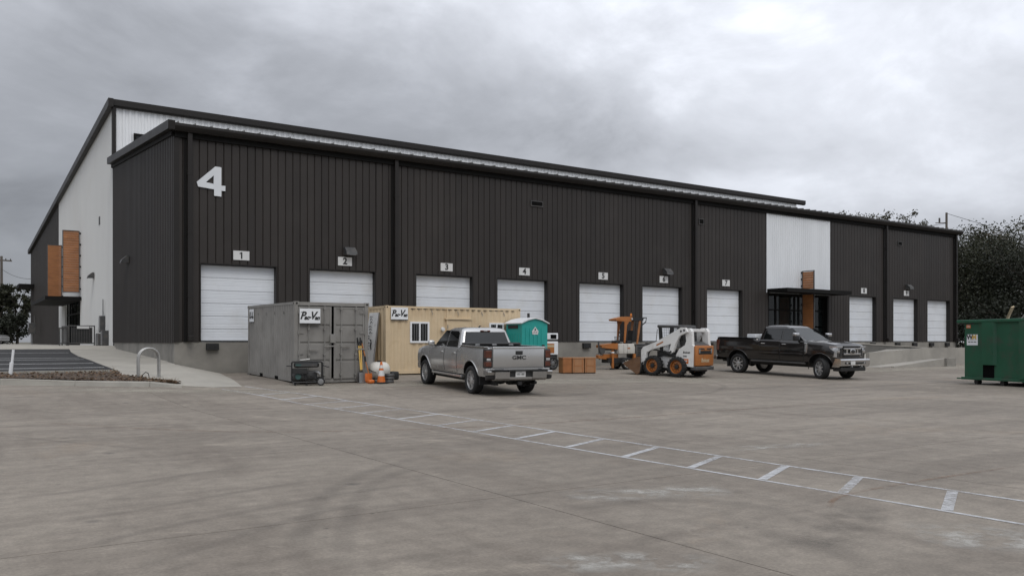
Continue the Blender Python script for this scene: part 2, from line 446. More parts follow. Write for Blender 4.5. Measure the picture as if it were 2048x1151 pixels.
    def mesh(s, name, mats, smooth=None, fix=True):
        me = bpy.data.meshes.new(name)
        me.from_pydata(s.v, [], s.f)
        if not isinstance(mats, (list, tuple)): mats = [mats]
        for m in mats: me.materials.append(M[m] if isinstance(m, str) else m)
        if len(mats) > 1: me.polygons.foreach_set('material_index', s.m)
        if fix:
            bm = bmesh.new(); bm.from_mesh(me); bmesh.ops.recalc_face_normals(bm, faces=bm.faces[:]); bm.to_mesh(me); bm.free()
        if smooth:
            me.shade_smooth(); me.set_sharp_from_angle(angle=R(smooth))
        me.update()
        return me
    def build(s, name, mats, parent=None, smooth=None, label=None, fix=True):
        o = bpy.data.objects.new(name, s.mesh(name, mats, smooth, fix)); C.objects.link(o)
        if parent: o.parent = parent
        if label: o['label'] = label
        return o

def tag(o, label, cat, group=None):
    o['label'] = label; o['category'] = cat
    if group: o['group'] = group
    return o
def thing(name, label, cat, loc=(0, 0, 0), rz=0.0, group=None, pitch=0.0, roll=0.0):
    o = bpy.data.objects.new(name, None); C.objects.link(o); o.empty_display_size = 0.3
    o.location = loc; o.rotation_euler = (roll, pitch, rz)
    return tag(o, label, cat, group)
def struct(o): o['kind'] = 'structure'; return o
def stuff(o): o['kind'] = 'stuff'; return o
def mesh_obj(name, me, parent=None, mx=None):
    o = bpy.data.objects.new(name, me); C.objects.link(o)
    if parent: o.parent = parent
    if mx is not None: o.matrix_local = mx
    return o
def text_mesh(txt, size, m, extrude=0.004, shear=0.0, bold=0.0, sx=1.0, align='CENTER'):
    cu = bpy.data.curves.new('lettering', 'FONT'); cu.body = txt; cu.size = size; cu.extrude = extrude
    cu.shear = shear; cu.offset = bold; cu.align_x = align; cu.align_y = 'CENTER'; cu.resolution_u = 3
    o = bpy.data.objects.new('lettering', cu); C.objects.link(o)
    dg = bpy.context.evaluated_depsgraph_get()
    me = bpy.data.meshes.new_from_object(o.evaluated_get(dg))
    bpy.data.objects.remove(o); bpy.data.curves.remove(cu)
    me.materials.clear(); me.materials.append(M[m])
    if sx != 1.0: me.transform(Matrix.Diagonal((sx, 1, 1, 1)))
    return me
def shape_mesh(polys, m, extrude):
    cu = bpy.data.curves.new('shape', 'CURVE'); cu.dimensions = '2D'; cu.fill_mode = 'BOTH'; cu.extrude = extrude
    for p in polys:
        sp = cu.splines.new('POLY'); sp.points.add(len(p) - 1)
        for q, (x, y) in zip(sp.points, p): q.co = (x, y, 0, 1)
        sp.use_cyclic_u = True
    o = bpy.data.objects.new('shape', cu); C.objects.link(o)
    dg = bpy.context.evaluated_depsgraph_get()
    me = bpy.data.meshes.new_from_object(o.evaluated_get(dg))
    bpy.data.objects.remove(o); bpy.data.curves.remove(cu)
    me.materials.clear(); me.materials.append(M[m])
    return me
def face_mx(loc, right, up):
    """matrix of a flat print: its x runs along right, its y along up, its z out of the surface"""
    r = Vector(right).normalized(); u = Vector(up); u = (u - r * u.dot(r)).normalized(); n = r.cross(u)
    return Matrix(((r.x, u.x, n.x, loc[0]), (r.y, u.y, n.y, loc[1]), (r.z, u.z, n.z, loc[2]), (0, 0, 0, 1)))
def boolean_cut(o, cutters):
    for c in cutters:
        md = o.modifiers.new('cut', 'BOOLEAN'); md.operation = 'DIFFERENCE'; md.solver = 'EXACT'; md.object = c
        try: md.material_mode = 'TRANSFER'
        except Exception: pass
    dg = bpy.context.evaluated_depsgraph_get()
    me = bpy.data.meshes.new_from_object(o.evaluated_get(dg))
    o.modifiers.clear(); o.data = me
    for c in cutters: bpy.data.objects.remove(c)
    return o
def lerp_tab(tab, x):
    if x <= tab[0][0]: return tab[0][1]
    for (a0, b0), (a1, b1) in zip(tab, tab[1:]):
        if x <= a1: return b0 + (b1 - b0) * (x - a0) / (a1 - a0)
    return tab[-1][1]

# ------------------------------------------------------------------ ground
def gz(n):
    return lerp_tab([(20, 0.0), (28, 0.25), (33.3, 0.28)], n)
ZR = [(20, 0.0), (25.3, .172), (26, .27), (28, .42), (30, .5), (33.3, .67), (35.6, .78), (46.6, 1.14), (47.2, 1.3), (110, 1.25)]
def zr(n): return lerp_tab(ZR, n)

xs = [-700, -250, -60, -40, 0, 7, 62, 76, 120, 300, 900]
ys = [-500, -150, -14, 0, 20, 28, 33.3, 48, 110, 300, 900]
g = MB()
zg = {33.3: .2, 28: .17, 48: 0.9, 110: 1.0, 300: 1.0, 900: 1.0}
g.loft([[(x, y, zg.get(y, -0.07)) for x in xs] for y in ys])
struct(g.build('ground', 'soil', fix=False))

yard = MB()
yard.loft([[(x, y, gz(y) - 0.014) for x in (-33, 0, 40, 76)] for y in (-13, 20, 28, 33.28)])
yard_o = struct(yard.build('concrete_yard', 'joint', fix=False))
xj = [4.5 + 4.6 * k for k in range(-8, 16)]
yj = [-12, -7.2, -2.4, 2.4, 6.8, 11.2, 15.6, 20, 24, 28, 33.27]
GAP = 0.0055
for x0, x1 in zip(xj, xj[1:]):
    for y0, y1 in zip(yj, yj[1:]):
        a0, a1, b0, b1 = x0 + GAP, x1 - GAP, y0 + GAP, y1 - GAP
        m = MB()
        vs = [(a0, b0, gz(b0) - .1), (a1, b0, gz(b0) - .1), (a1, b1, gz(b1) - .1), (a0, b1, gz(b1) - .1),
              (a0, b0, gz(b0)), (a1, b0, gz(b0)), (a1, b1, gz(b1)), (a0, b1, gz(b1))]
        m.add(vs, [[4, 5, 6, 7], [0, 1, 5, 4], [1, 2, 6, 5], [2, 3, 7, 6], [3, 0, 4, 7]])
        m.build('concrete_slab', 'yard', yard_o, fix=False)

# raised pavement on the left that climbs beside the end wall
KERB = [(-40, 52), (-34, 48.5), (-20, 40.5), (-6, 32.3), (1.22, 28.2), (4.85, 26.13), (6.45, 25.25)]
def kerb_x(n):
    t = sorted((p[1], p[0]) for p in KERB)
    return lerp_tab(t, n)
def edge_r(n): return lerp_tab([(25.2, 7.25), (33.3, 8.72)], n)
def flat_r(n): return lerp_tab([(25.2, 6.55), (33.3, 7.02)], n)
sw = MB(); rows = []
for n in (25.25, 25.6, 26, 26.6, 27.3, 28, 29, 30, 31.5, 33.27):
    xl = kerb_x(n); xf = max(flat_r(n), xl + .02); xr_ = max(edge_r(n), xf + .05)
    z = zr(n)
    cols = [(xl, n, gz(n) - .05), (xl, n, z), (xl + .02, n, z)]
    for k in range(1, 9): cols.append((xl + .02 + (xf - xl - .02) * k / 8, n, z))
    for k in range(1, 5):
        t = k / 4; cols.append((xf + (xr_ - xf) * t, n, z + (gz(n) + .004 - z) * t))
    rows.append(cols)
sw.loft(rows)
rows = []
for n in (33.27, 35.6, 40, 46.6, 47.2, 60, 80, 110):
    xl = kerb_x(n) if n < 52 else -40
    rows.append([(xl, n, gz(n) - .05), (xl, n, zr(n)), (-2, n, zr(n)), (4, n, zr(n)), (7.06, n, zr(n))])
sw.loft(rows)
walk_o = struct(sw.build('sidewalk', 'walk_concrete', fix=False))
# joints of the walk: real grooves would be hairlines; thin dark inserts
# kerb stones along the yard
kpts = [(-20, 40.5), (-13, 36.4), (-6, 32.3), (-2.4, 30.25), (1.22, 28.2), (3.03, 27.17), (4.85, 26.13), (5.65, 25.69)]
kerb_o = None
for i, (p, q) in enumerate(zip(kpts, kpts[1:])):
    p = Vector((*p, 0)); q = Vector((*q, 0)); d = (q - p).normalized(); nn = Vector((-d.y, d.x, 0))
    if nn.y < 0: nn = -nn
    p = p + d * .006; q = q - d * .006
    m = MB(); vs = []
    for a in (p, q):
        hgt = 0.02 if (a - Vector((5.65, 25.69, 0))).length < .1 else 0.15
        b = a + nn * .17
        zt = max(gz(a.y) + hgt, zr(a.y) + .012)
        vs += [(a.x - nn.x * .04, a.y - nn.y * .04, gz(a.y) - .03), (a.x, a.y, zt - .03), (a.x + nn.x * .03, a.y + nn.y * .03, zt),
               (b.x, b.y, zt), (b.x, b.y, gz(a.y) - .03)]
    m.add(vs, [[0, 1, 6, 5], [1, 2, 7, 6], [2, 3, 8, 7], [3, 4, 9, 8], [0, 4, 3, 2, 1], [5, 6, 7, 8, 9]])
    if kerb_o is None:
        kerb_o = struct(m.build('kerb', 'kerb_concrete'))
    else:
        m.build('kerb_stone', 'kerb_concrete', kerb_o)
# asphalt car park
LOT = [(30.2, 4.69), (34.11, 4.53), (39.15, 4.47), (43, 4.62), (46.5, 4.92)]
m = MB()
m.loft([[(x, n, zr(n) + .008) for x in (-40, -10, 0, lerp_tab(LOT, n))] for n in (30.2, 32, 33.3, 34.11, 35.6, 39.15, 43, 46.5)])
lot_o = struct(m.build('asphalt_car_park', 'asphalt', fix=False))
for n in (32.04, 34.05, 36.35, 37.67, 42.22):
    m = MB(); xe = lerp_tab(LOT, n) - .15
    m.loft([[(-12, n - .06, zr(n - .06) + .014), (xe, n - .06, zr(n - .06) + .014)], [(-12, n + .06, zr(n + .06) + .014), (xe, n + .06, zr(n + .06) + .014)]])
    m.build('stall_line', 'stall_paint', lot_o, fix=False)
m = MB(); m.box(-12, 4.6, 30.03, 30.2, .3, .585); struct(m.build('bed_edging', 'kerb_concrete'))
# planting bed
BED_R = [(25.84, 5.72), (26.5, 5.5), (28.0, 4.62), (28.85, 4.5), (30.03, 4.6)]
m = MB(); rows = []
for k in range(22):
    n = 25.95 + (30.0 - 25.95) * k / 21; xl = kerb_x(n) + .34; xr_ = max(lerp_tab(BED_R, n), xl + .03)
    rows.append([(xl + (xr_ - xl) * j / 16, n, zr(n) + .012 + .05 * math.sin(PI * min(1, k / 21 * 1.0)) * math.sin(PI * j / 16) + random.uniform(0, .02)) for j in range(17)])
m.loft(rows)
struct(m.build('planting_bed', 'mulch', smooth=180, fix=False))
# fallen leaves, bark chips and dry grass in the bed
def scatter(name, label, cat, mt, count, size, tall=False):
    v = []; f = []
    rnd = random.Random(len(name))
    while len(f) < count:
        n = rnd.uniform(25.95, 30.0); xl = kerb_x(n) + .33; xr_ = lerp_tab(BED_R, n)
        if xr_ < xl: continue
        x = rnd.uniform(max(xl, -4), xr_)
        z = zr(n) + .03 + rnd.uniform(0, .05)
        s_ = size * rnd.uniform(.5, 1.4); a = rnd.uniform(0, 2 * PI)
        if tall:
            hh = rnd.uniform(.05, .13) * (1.9 if (x > 3.2 and n > 28.4) else 1); lean = rnd.uniform(-.12, .12)
            p = [(x - s_ * .12, n, z - .03), (x + s_ * .12, n, z - .03), (x + lean, n + rnd.uniform(-.08, .08), z + hh)]
        else:
            t1, t2 = rnd.uniform(-.5, .5), rnd.uniform(-.5, .5)
            ca, sa = math.cos(a) * s_, math.sin(a) * s_
            p = [(x + ca, n + sa, z + t1 * s_), (x - sa * .6, n + ca * .6, z + t2 * s_), (x - ca, n - sa, z - t1 * s_), (x + sa * .6, n - ca * .6, z - t2 * s_)]
        o = len(v); v += p; f.append(list(range(o, o + len(p))))
    me = bpy.data.meshes.new(name); me.from_pydata(v, [], f); me.materials.append(M[mt])
    o = bpy.data.objects.new(name, me); C.objects.link(o)
    return stuff(tag(o, label, cat))
scatter('leaf_litter', 'rust brown fallen leaves and bark chips in the kerbside planting bed', 'leaf litter', 'litter', 1500, .042)
scatter('dry_grass', 'thin dry grass tufts sprouting from the planting bed', 'grass', 'straw', 380, .05, True)

# ------------------------------------------------------------------ painted walkway and marks on the yard
def strip(name, pts, width, mt, lift=0.004, parent=yard_o, smooth_n=6):
    P = [Vector((p[0], p[1], 0)) for p in pts]
    Q = []
    for i in range(len(P) - 1):
        p0 = P[max(i - 1, 0)]; p1 = P[i]; p2 = P[i + 1]; p3 = P[min(i + 2, len(P) - 1)]
        for k in range(smooth_n):
            t = k / smooth_n
            Q.append(.5 * ((2 * p1) + (p2 - p0) * t + (2 * p0 - 5 * p1 + 4 * p2 - p3) * t * t + (3 * p1 - p0 - 3 * p2 + p3) * t ** 3))
    Q.append(P[-1])
    rows = []
    for i, p in enumerate(Q):
        d = (Q[min(i + 1, len(Q) - 1)] - Q[max(i - 1, 0)]).normalized(); nn = Vector((-d.y, d.x, 0))
        row = []
        for k in (-1, -.5, 0, .5, 1):
            q = p + nn * (k * width / 2); row.append((q.x, q.y, gz(q.y) + lift))
        rows.append(row)
    mb = MB(); mb.loft(rows)
    o = mb.build(name, mt, parent, fix=False)
    me = o.data; uv = me.uv_layers.new(name='UVMap'); nr = len(rows)
    for l in me.loops:
        r_, c_ = divmod(l.vertex_index, 5); uv.data[l.index].uv = (r_ / (nr - 1), c_ / 4)
    return o
UP = [(8.40, 2.2), (8.41, 5), (8.42, 8), (8.43, 12), (8.44, 17), (8.42, 20), (8.1, 22), (7.72, 23.6), (7.34, 25.3)]
LO = [(7.33, 2.2), (7.33, 5), (7.29, 8), (7.25, 12), (7.22, 15.5), (7.16, 18), (7.06, 20.5), (6.85, 22.6), (6.5, 24.6)]
strip('walkway_line', UP, .068, 'line_paint')
strip('walkway_line', LO, .06, 'line_paint')
for k, y in enumerate((3.45, 4.55, 5.6, 6.58, 7.63, 8.79, 10.0, 11.27, 12.51, 13.75, 15.3, 16.94, 18.42, 20.0, 21.5, 22.9)):
    xa = lerp_tab([(p[1], p[0]) for p in LO], y - .5) + .05; xb = lerp_tab([(p[1], p[0]) for p in UP], y) - .05
    strip('walkway_bar', [(xa, y - .5), (xb, y - .02)], .10, 'line_paint', .0045)
TR = [[(1.85, 5.26), (2.2, 6.16), (2.69, 7.2), (3.39, 8.29), (4.45, 9.29), (5.62, 9.89)],
      [(2.11, 5.08), (2.55, 6.13), (3.21, 7.41), (3.99, 8.47), (5.0, 9.17)],
      [(.4, 9.3), (1.29, 9.52), (2.39, 9.97), (3.41, 10.25)], [(.46, 6.63), (1.33, 7.15), (2.52, 7.58), (3.31, 7.82), (4.51, 7.92)],
      [(.98, 5.91), (1.73, 6.48), (2.59, 7.0), (3.39, 7.29)], [(.68, 15.76), (1.55, 13.97), (2.48, 12.31)], [(.93, 21.59), (2.94, 18.38), (4.25, 15.87)],
      [(22.2, 23.5), (22.43, 20.36), (18.59, 17.26), (16.22, 16.69), (13.86, 16.62)], [(5.29, 4.49), (5.36, 3.85), (5.05, 3.25)],
      [(32.4, 17.0), (24.4, 16.6), (18.65, 15.83)], [(4.44, 6.02), (5.51, 5.87), (6.1, 5.18), (5.91, 4.3)],
      [(18.0, 22.0), (20, 19), (24, 18), (28, 18.6)], [(6.0, 14.5), (9.5, 16.0), (13, 15.6)]]
for i, p in enumerate(TR):
    strip('tyre_mark', p, .24 if i < 2 else (.17 if i < 7 else .3), 'tyre_rub', .0025 + .0004 * (i % 4))
strip('tyre_mark', [(a + .1, b - 1.45) for a, b in TR[2]], .15, 'tyre_rub', .0024)
strip('rust_streak', [(.82, 19.01), (2.55, 15.92), (4.17, 14.05), (6.07, 13.06), (8.17, 12.57), (11.72, 12.49), (16.7, 12.68), (23.09, 12.59)], .13, 'rust_trail', .0055)
strip('rust_streak', [(10.84, 5.0), (8.78, 5.06), (7.27, 5.0), (6.6, 4.7)], .08, 'rust_trail', .0055)
strip('cement_stain', [(4.9, 6.4), (5.74, 6.19), (6.6, 5.8)], .75, 'cement_spill', .0035)
strip('cement_stain', [(9.0, 8.0), (9.74, 7.91), (10.8, 7.7)], .5, 'cement_spill', .0035)
strip('cement_stain', [(3.3, 4.6), (3.9, 4.3), (4.3, 3.9)], .6, 'cement_spill', .0035)
strip('cement_stain', [(6.2, 3.7), (6.8, 3.1), (7.2, 2.5)], 1.1, 'cement_spill', .0035)
strip('cement_stain', [(34, 23.6), (42, 24.1), (50, 23.8)], 2.6, 'dust', .0032)
strip('cement_stain', [(8.0, 25.0), (10.5, 24.3), (13.0, 24.5), (16, 26.5)], 1.9, 'dust', .0032)
strip('cement_stain', [(15, 24), (19, 23.2), (23, 22.2), (26, 21)], 2.6, 'dust', .0034)
strip('cement_stain', [(2, 26.3), (5.5, 24.2), (8.5, 22.5)], 1.6, 'dust', .0036)
strip('cement_stain', [(10.5, 30), (12.5, 31), (17, 31.5)], 2.5, 'dust', .0032)
strip('oil_stain', [(5.0, 3.9), (6.0, 4.1), (7.0, 4.7)], .6, 'oil_stain', .003)
strip('oil_stain', [(12.6, 19.5), (14, 18.8), (16, 19)], .9, 'oil_stain', .003)

# ------------------------------------------------------------------ warehouse
X0, X1, YF, FL = 7.03, 61.98, 33.3, 1.5
WH = thing('warehouse', 'long dark metal warehouse with ten white dock doors and a taller white upper storey', 'warehouse', (X0, YF, 0.25))
WINV = Matrix.Translation((-X0, -YF, -0.25))
def wpart(mb, name, mats, smooth=None, parent=None, label=None, fix=True):
    o = mb.build(name, mats, parent or WH, smooth, label, fix)
    if parent is None: o.matrix_parent_inverse = WINV
    return o
DOORS = [7.97, 12.29, 17.19, 21.48, 26.41, 30.69, 35.6, 48.9, 53.87, 58.1]
DW, DH = 2.99, 3.02
OPEN = [(x, x + DW, FL, FL + DH) for x in DOORS] + [(40.85, 46.7, FL, 4.45)]
WT = 9.36
# front cladding: pans 0.3048 m wide with recessed seams, cut round the openings
def pan(x0, x1, prof0, prof1):
    m = MB()
    cuts = sorted({x0, x1} | {v for o in OPEN for v in (o[0], o[1]) if x0 + 1e-4 < v < x1 - 1e-4})
    for a, b in zip(cuts, cuts[1:]):
        if b - a < .004: continue
        mid = (a + b) / 2; spans = [(FL, WT)]
        for o in OPEN:
            if o[0] < mid < o[1]: spans = [(o[3], WT)]
        for z0, z1 in spans:
            pr = []
            if abs(a - x0) < 1e-5: pr += [(a, YF + .034), (a + .024, YF)]
            else: pr += [(a, YF)]
            if abs(b - x1) < 1e-5: pr += [(b - .024, YF), (b, YF + .034)]
            else: pr += [(b, YF)]
            if pr[0][0] >= pr[-1][0]: continue
            m.loft([[(x, y, z0) for x, y in pr], [(x, y, z1) for x, y in pr]])
    return m
n_pan = 180; pw = (X1 - X0) / n_pan
for k in range(n_pan):
    a, b = X0 + k * pw, X0 + (k + 1) * pw
    if a > 40.7 and b < 46.85: continue
    wpart(pan(a, b, 0, 0), 'wall_panel', 'dark_cladding', fix=False)
# ribbed sheets
def ribX(m, x0, x1, z0, z1, y, pitch=.2, dep=.03):
    pr = []; x = x0
    while x < x1 - 1e-4:
        for t, d in ((0, 0), (.35, 0), (.5, -dep), (.85, -dep)):
            xx = x + t * pitch
            if xx < x1: pr.append((xx, y + d))
        x += pitch
    pr.append((x1, y))
    f0 = z0 if callable(z0) else (lambda q: z0); f1 = z1 if callable(z1) else (lambda q: z1)
    m.loft([[(a, b, f0(a)) for a, b in pr], [(a, b, f1(a)) for a, b in pr]])
def ribY(m, y0, y1, z0, z1, x, pitch=.3, dep=.035):
    pr = []; y = y0
    while y < y1 - 1e-4:
        for t, d in ((0, 0), (.55, 0), (.65, -dep), (.9, -dep)):
            yy = y + t * pitch
            if yy < y1: pr.append((x + d, yy))
        y += pitch
    pr.append((x, y1))
    f1 = z1 if callable(z1) else (lambda q: z1)
    m.loft([[(a, b, z0) for a, b in pr], [(a, b, f1(b)) for a, b in pr]])
m = MB(); ribX(m, 40.72, 46.78, 4.45, WT, YF + .0, .2, .03)
stuff(wpart(m, 'ribbed_wall', 'galvalume', fix=False, label='pale ribbed metal wall above the entrance canopy'))
lowtop = lambda y: 9.40 + (y - 33.3) * .0805
hightop = lambda y: 13.54 - (y - 47.44) * .0563
m = MB(); ribY(m, YF, 47.44, 1.46, lowtop, X0 - .005, .3048)
stuff(wpart(m, 'end_wall', 'dark_cladding', fix=False))
m = MB(); ribY(m, 47.44, 60.3, 1.2, hightop, X0, .3); ribY(m, 60.3, 69.0, 4.45, hightop, X0, .3); ribY(m, 69.0, 73.03, 1.2, hightop, X0, .3)
stuff(wpart(m, 'end_wall', 'end_metal', fix=False, label='pale ribbed metal part of the end wall'))
m = MB(); ribY(m, 73.03, 99.56, 1.1, hightop, X0 - .004, .3)
stuff(wpart(m, 'end_wall', 'dark_cladding', fix=False))
m = MB(); ribX(m, X0, X1, 10.4, 13.62, 47.44, .3048, .04)
stuff(wpart(m, 'upper_wall', 'upper_white', fix=False, label='white ribbed upper storey wall above the lower roof'))
m = MB(); m.box(X1 - .1, X1, YF + .01, 47.44, .2, 9.6); m.box(X1 - .1, X1 + .01, 47.44, 99.5, .2, 11.0); wpart(m, 'side_wall', 'dark_cladding')
m = MB(); m.box(X0 + .1, X1 - .11, 99.4, 99.55, .2, 10.6); wpart(m, 'rear_wall', 'dark_cladding')
# roofs
rs = (10.93 - 9.74) / (47.44 - 32.95)
m = MB(); m.prism([(32.95, 9.60), (32.95, 9.67), (47.44, 10.88), (47.44, 10.80)], 'yz', 7.0, 62.3)
k = 7.1
while k < 62.2:
    m.prism([(32.93, 9.665), (32.93, 9.725), (47.4, 10.93), (47.4, 10.87)], 'yz', k, k + .035); k += .61
wpart(m, 'roof', 'roof_metal')
m = MB(); m.prism([(47.3, 13.80), (47.3, 13.86), (99.8, 10.9), (99.8, 10.84)], 'yz', 7.0, 62.85); wpart(m, 'roof', 'roof_metal')
# gutter, painted eave shadow, rake trims
m = MB(); m.prism([(33.27, 9.39), (33.04, 9.39), (32.97, 9.47), (32.915, 9.56), (32.915, 9.66), (33.27, 9.66)], 'yz', 6.98, 62.26); wpart(m, 'gutter', 'dark_trim')
m = MB(); m.box(X0 + .01, X1, 33.20, 33.31, 9.20, 9.388); wpart(m, 'eave_shadow_band', 'black_trim')  # black strip added for the gutter's shadow on the wall top
m = MB(); m.prism([(32.94, 9.40), (32.90, 9.73), (47.42, 10.94), (47.42, 10.61)], 'yz', 6.74, 6.99); wpart(m, 'rake_trim', 'dark_trim')
m = MB(); m.prism([(33.28, 9.26), (33.28, 9.42), (47.42, 10.60), (47.42, 10.44)], 'yz', 6.93, 7.02); wpart(m, 'rake_trim', 'black_trim')
m = MB(); m.prism([(47.41, 13.56), (47.26, 13.56), (47.16, 13.64), (47.16, 13.95), (47.41, 13.95)], 'yz', 6.99, 62.9); wpart(m, 'eave_fascia', 'dark_trim')
m = MB(); m.prism([(46.98, 13.52), (46.98, 13.93), (99.8, 10.93), (99.8, 10.54)], 'yz', 6.74, 6.985); wpart(m, 'rake_trim', 'dark_trim')
m = MB(); m.box(6.96, 7.14, 47.25, 47.46, 10.9, 13.6); wpart(m, 'corner_trim', 'dark_trim')
m = MB(); m.box(7.0, 7.2, 33.255, 33.33, 1.49, 9.2); wpart(m, 'corner_trim', 'dark_trim')
m = MB(); m.box(61.8, 62.0, 33.255, 33.33, 1.49, 9.2); wpart(m, 'corner_trim', 'dark_trim')
for x in (40.72, 46.72):
    m = MB(); m.box(x - .03, x + .09, 33.262, 33.32, 4.45, 9.2); wpart(m, 'panel_trim', 'galvalume')
for x in (7.57, 16.18, 34.58, 52.89, 61.72):
    m = MB(); m.box(x - .085, x + .085, 33.10, 33.225, 1.72, 9.42, .012)
    m.box(x - .1, x + .1, 32.95, 33.23, 1.52, 1.74, .02)
    for z in (3.2, 5.6, 7.8): m.box(x - .1, x + .1, 33.09, 33.29, z, z + .04)
    wpart(m, 'downspout', 'dark_trim')
    m = MB(); m.box(x - .2, x - .09, 33.27, 33.298, 1.5, 9.2); wpart(m, 'black_strip', 'black_trim')  # narrow black strip left of the downspout
# foundation
m = MB(); m.box(X0 + .025, X1 - .02, YF + .03, YF + .4, -.1, FL - .005); m.box(X0 + .025, X0 + .4, YF + .41, 47.4, -.1, FL - .03)
wpart(m, 'foundation_wall', 'foundation')
m = MB(); m.box(X0 + .3, X1 - .3, YF + .41, 47.3, FL - .3, FL - .02); wpart(m, 'floor', 'interior')
# dock doors
def make_door(x):
    m = MB(); d = .27
    m.box(x - .01, x + .04, YF + .012, YF + d + .06, FL, FL + DH + .02)
    m.box(x + DW - .04, x + DW + .01, YF + .012, YF + d + .06, FL, FL + DH + .02)
    m.box(x + .04, x + DW - .04, YF + .012, YF + d + .06, FL + DH - .03, FL + DH + .02)
    fr = wpart(m, 'dock_door', 'dark_trim')
    nsec = 6; hh = (DH - .03) / nsec
    for k in range(nsec):
        z0 = FL + .004 + k * hh; z1 = z0 + hh - .02; y = YF + d
        m = MB()
        pr = [(y + .01, z0), (y, z0 + .012), (y, z0 + .16), (y + .005, z0 + .168), (y + .005, z0 + .180), (y, z0 + .188), (y, z1 - .14), (y + .005, z1 - .134), (y + .005, z1 - .122), (y, z1 - .116), (y, z1 - .012), (y + .01, z1)]
        m.loft([[(x + .041, a, b) for a, b in pr], [(x + DW - .041, a, b) for a, b in pr]])
        m.box(x + .041, x + DW - .041, y + .012, y + .05, z0 - .012, z1)
        m.build('door_section', 'door_white', fr, fix=False)
    m = MB(); m.box(x + .04, x + DW - .04, YF + .02, YF + d - .01, FL - .01, FL + .005); m.build('threshold', 'steel', fr)
    MB().box(x + .042, x + DW - .042, YF + d - .012, YF + d - .002, FL + .006, FL + .05).build('bottom_seal', 'rubber', fr)
    return fr
for x in DOORS: make_door(x)
for i, x in enumerate(DOORS):
    for bx in (x + .22, x + DW - .68):
        m = MB(); m.box(bx, bx + .46, YF - .13, YF + .028, 1.18, 1.44, .015)
        for q in (bx + .12, bx + .34): m.cyl((q, YF - .14, 1.31), (q, YF - .12, 1.31), .03, seg=8)
        wpart(m, 'dock_bumper', 'rubber')
# louvre vents
for x0, x1, z0, z1 in ((23.44, 24.1, 8.11, 8.31), (34.98, 35.3, 8.12, 8.38), (54.43, 54.85, 8.17, 8.39)):
    m = MB(); t = .035
    m.box(x0 - t, x1 + t, YF - .05, YF - .002, z0 - t, z0); m.box(x0 - t, x1 + t, YF - .05, YF - .002, z1, z1 + t)
    m.box(x0 - t, x0, YF - .05, YF - .002, z0, z1); m.box(x1, x1 + t, YF - .05, YF - .002, z0, z1)
    v_ = wpart(m, 'louvre_vent', 'machine_grey')
    m = MB(); m.box(x0, x1, YF - .008, YF - .002, z0, z1)
    n_ = 4
    for k in range(n_):
        z = z0 + (z1 - z0) * k / n_
        m.add([(x0, YF - .045, z), (x1, YF - .045, z), (x1, YF - .01, z + .04), (x0, YF - .01, z + .04)], [[0, 1, 2, 3]])
    m.build('louvre', 'black_trim', v_)
m = MB(); m.box(X0 - .05, X0 - .012, 51.75, 52.1, 8.05, 8.5); wpart(m, 'louvre_vent', 'machine_grey')
# upper window
m = MB(); y = 47.36
m.box(8.0, 8.12, y - .06, y + .02, 11.2, 12.36); m.box(9.5, 9.62, y - .06, y + .02, 11.2, 12.36); m.box(8.12, 9.5, y - .06, y + .02, 12.25, 12.36); m.box(8.12, 9.5, y - .06, y + .02, 11.2, 11.3)
wf = wpart(m, 'upper_window', 'black_trim')
m = MB(); m.box(8.12, 9.5, y - .02, y, 11.3, 12.25); m.build('pane', 'store_glass', wf)
# front entrance: storefront in a shallow recess
m = MB(); yy = YF + .35; t = .055
ent = wpart(MB().box(40.85, 40.95, YF + .01, yy + .1, FL, 4.45).box(46.6, 46.7, YF + .01, yy + .1, FL, 4.45).box(40.95, 46.6, YF + .01, yy + .1, 4.36, 4.45), 'storefront', 'black_trim')
vx = [40.95, 41.95, 43.75, 44.15, 45.2, 46.6]; vz = [FL, 2.45, 3.45, 4.36]
for x in vx: MB().box(x - t, x + t, yy - .05, yy + .07, FL, 4.36).build('mullion', 'black_trim', ent)
for a, b in zip(vx, vx[1:]):
    for z in vz[1:3]:
        if a > 45 and z < 3: continue
        MB().box(a + t, b - t, yy - .04, yy + .06, z - .045, z + .045).build('transom', 'black_trim', ent)
    for z0, z1 in zip(vz, vz[1:]):
        MB().box(a + t, b - t, yy, yy + .012, z0 + .045, z1 - .045).build('pane', 'store_glass', ent)
m = MB(); m.box(40.6, 47, YF + 3.2, YF + 3.3, FL, 4.6); m.box(40.6, 47, YF + .5, YF + 3.2, 4.45, 4.5); wpart(m, 'lobby_wall', 'interior')
# canopies
def canopy(name, x0, x1, y0, y1, z0, z1):
    m = MB(); m.box(x0, x1, y0, y1, z0, z1)
    c_ = wpart(m, name, 'black_trim')
    e = .03
    MB().box(x0 - e, x1 + e, y0 - e, y0 - .001, z0 - .02, z1 + .03).build('canopy_fascia', 'black_trim', c_)
    MB().box(x0 - e, x0 - .001, y0, y1, z0 - .02, z1 + .03).build('canopy_fascia', 'black_trim', c_)
    MB().box(x1 + .001, x1 + e, y0, y1, z0 - .02, z1 + .03).build('canopy_fascia', 'black_trim', c_)
    return c_
canopy('canopy', 40.75, 46.9, 31.83, 33.255, 4.46, 4.64)
canopy('canopy', 5.0, 6.96, 59.6, 70.6, 4.15, 4.33)
canopy('canopy', 5.7, 6.96, 95.0, 98.5, 6.85, 7.15)
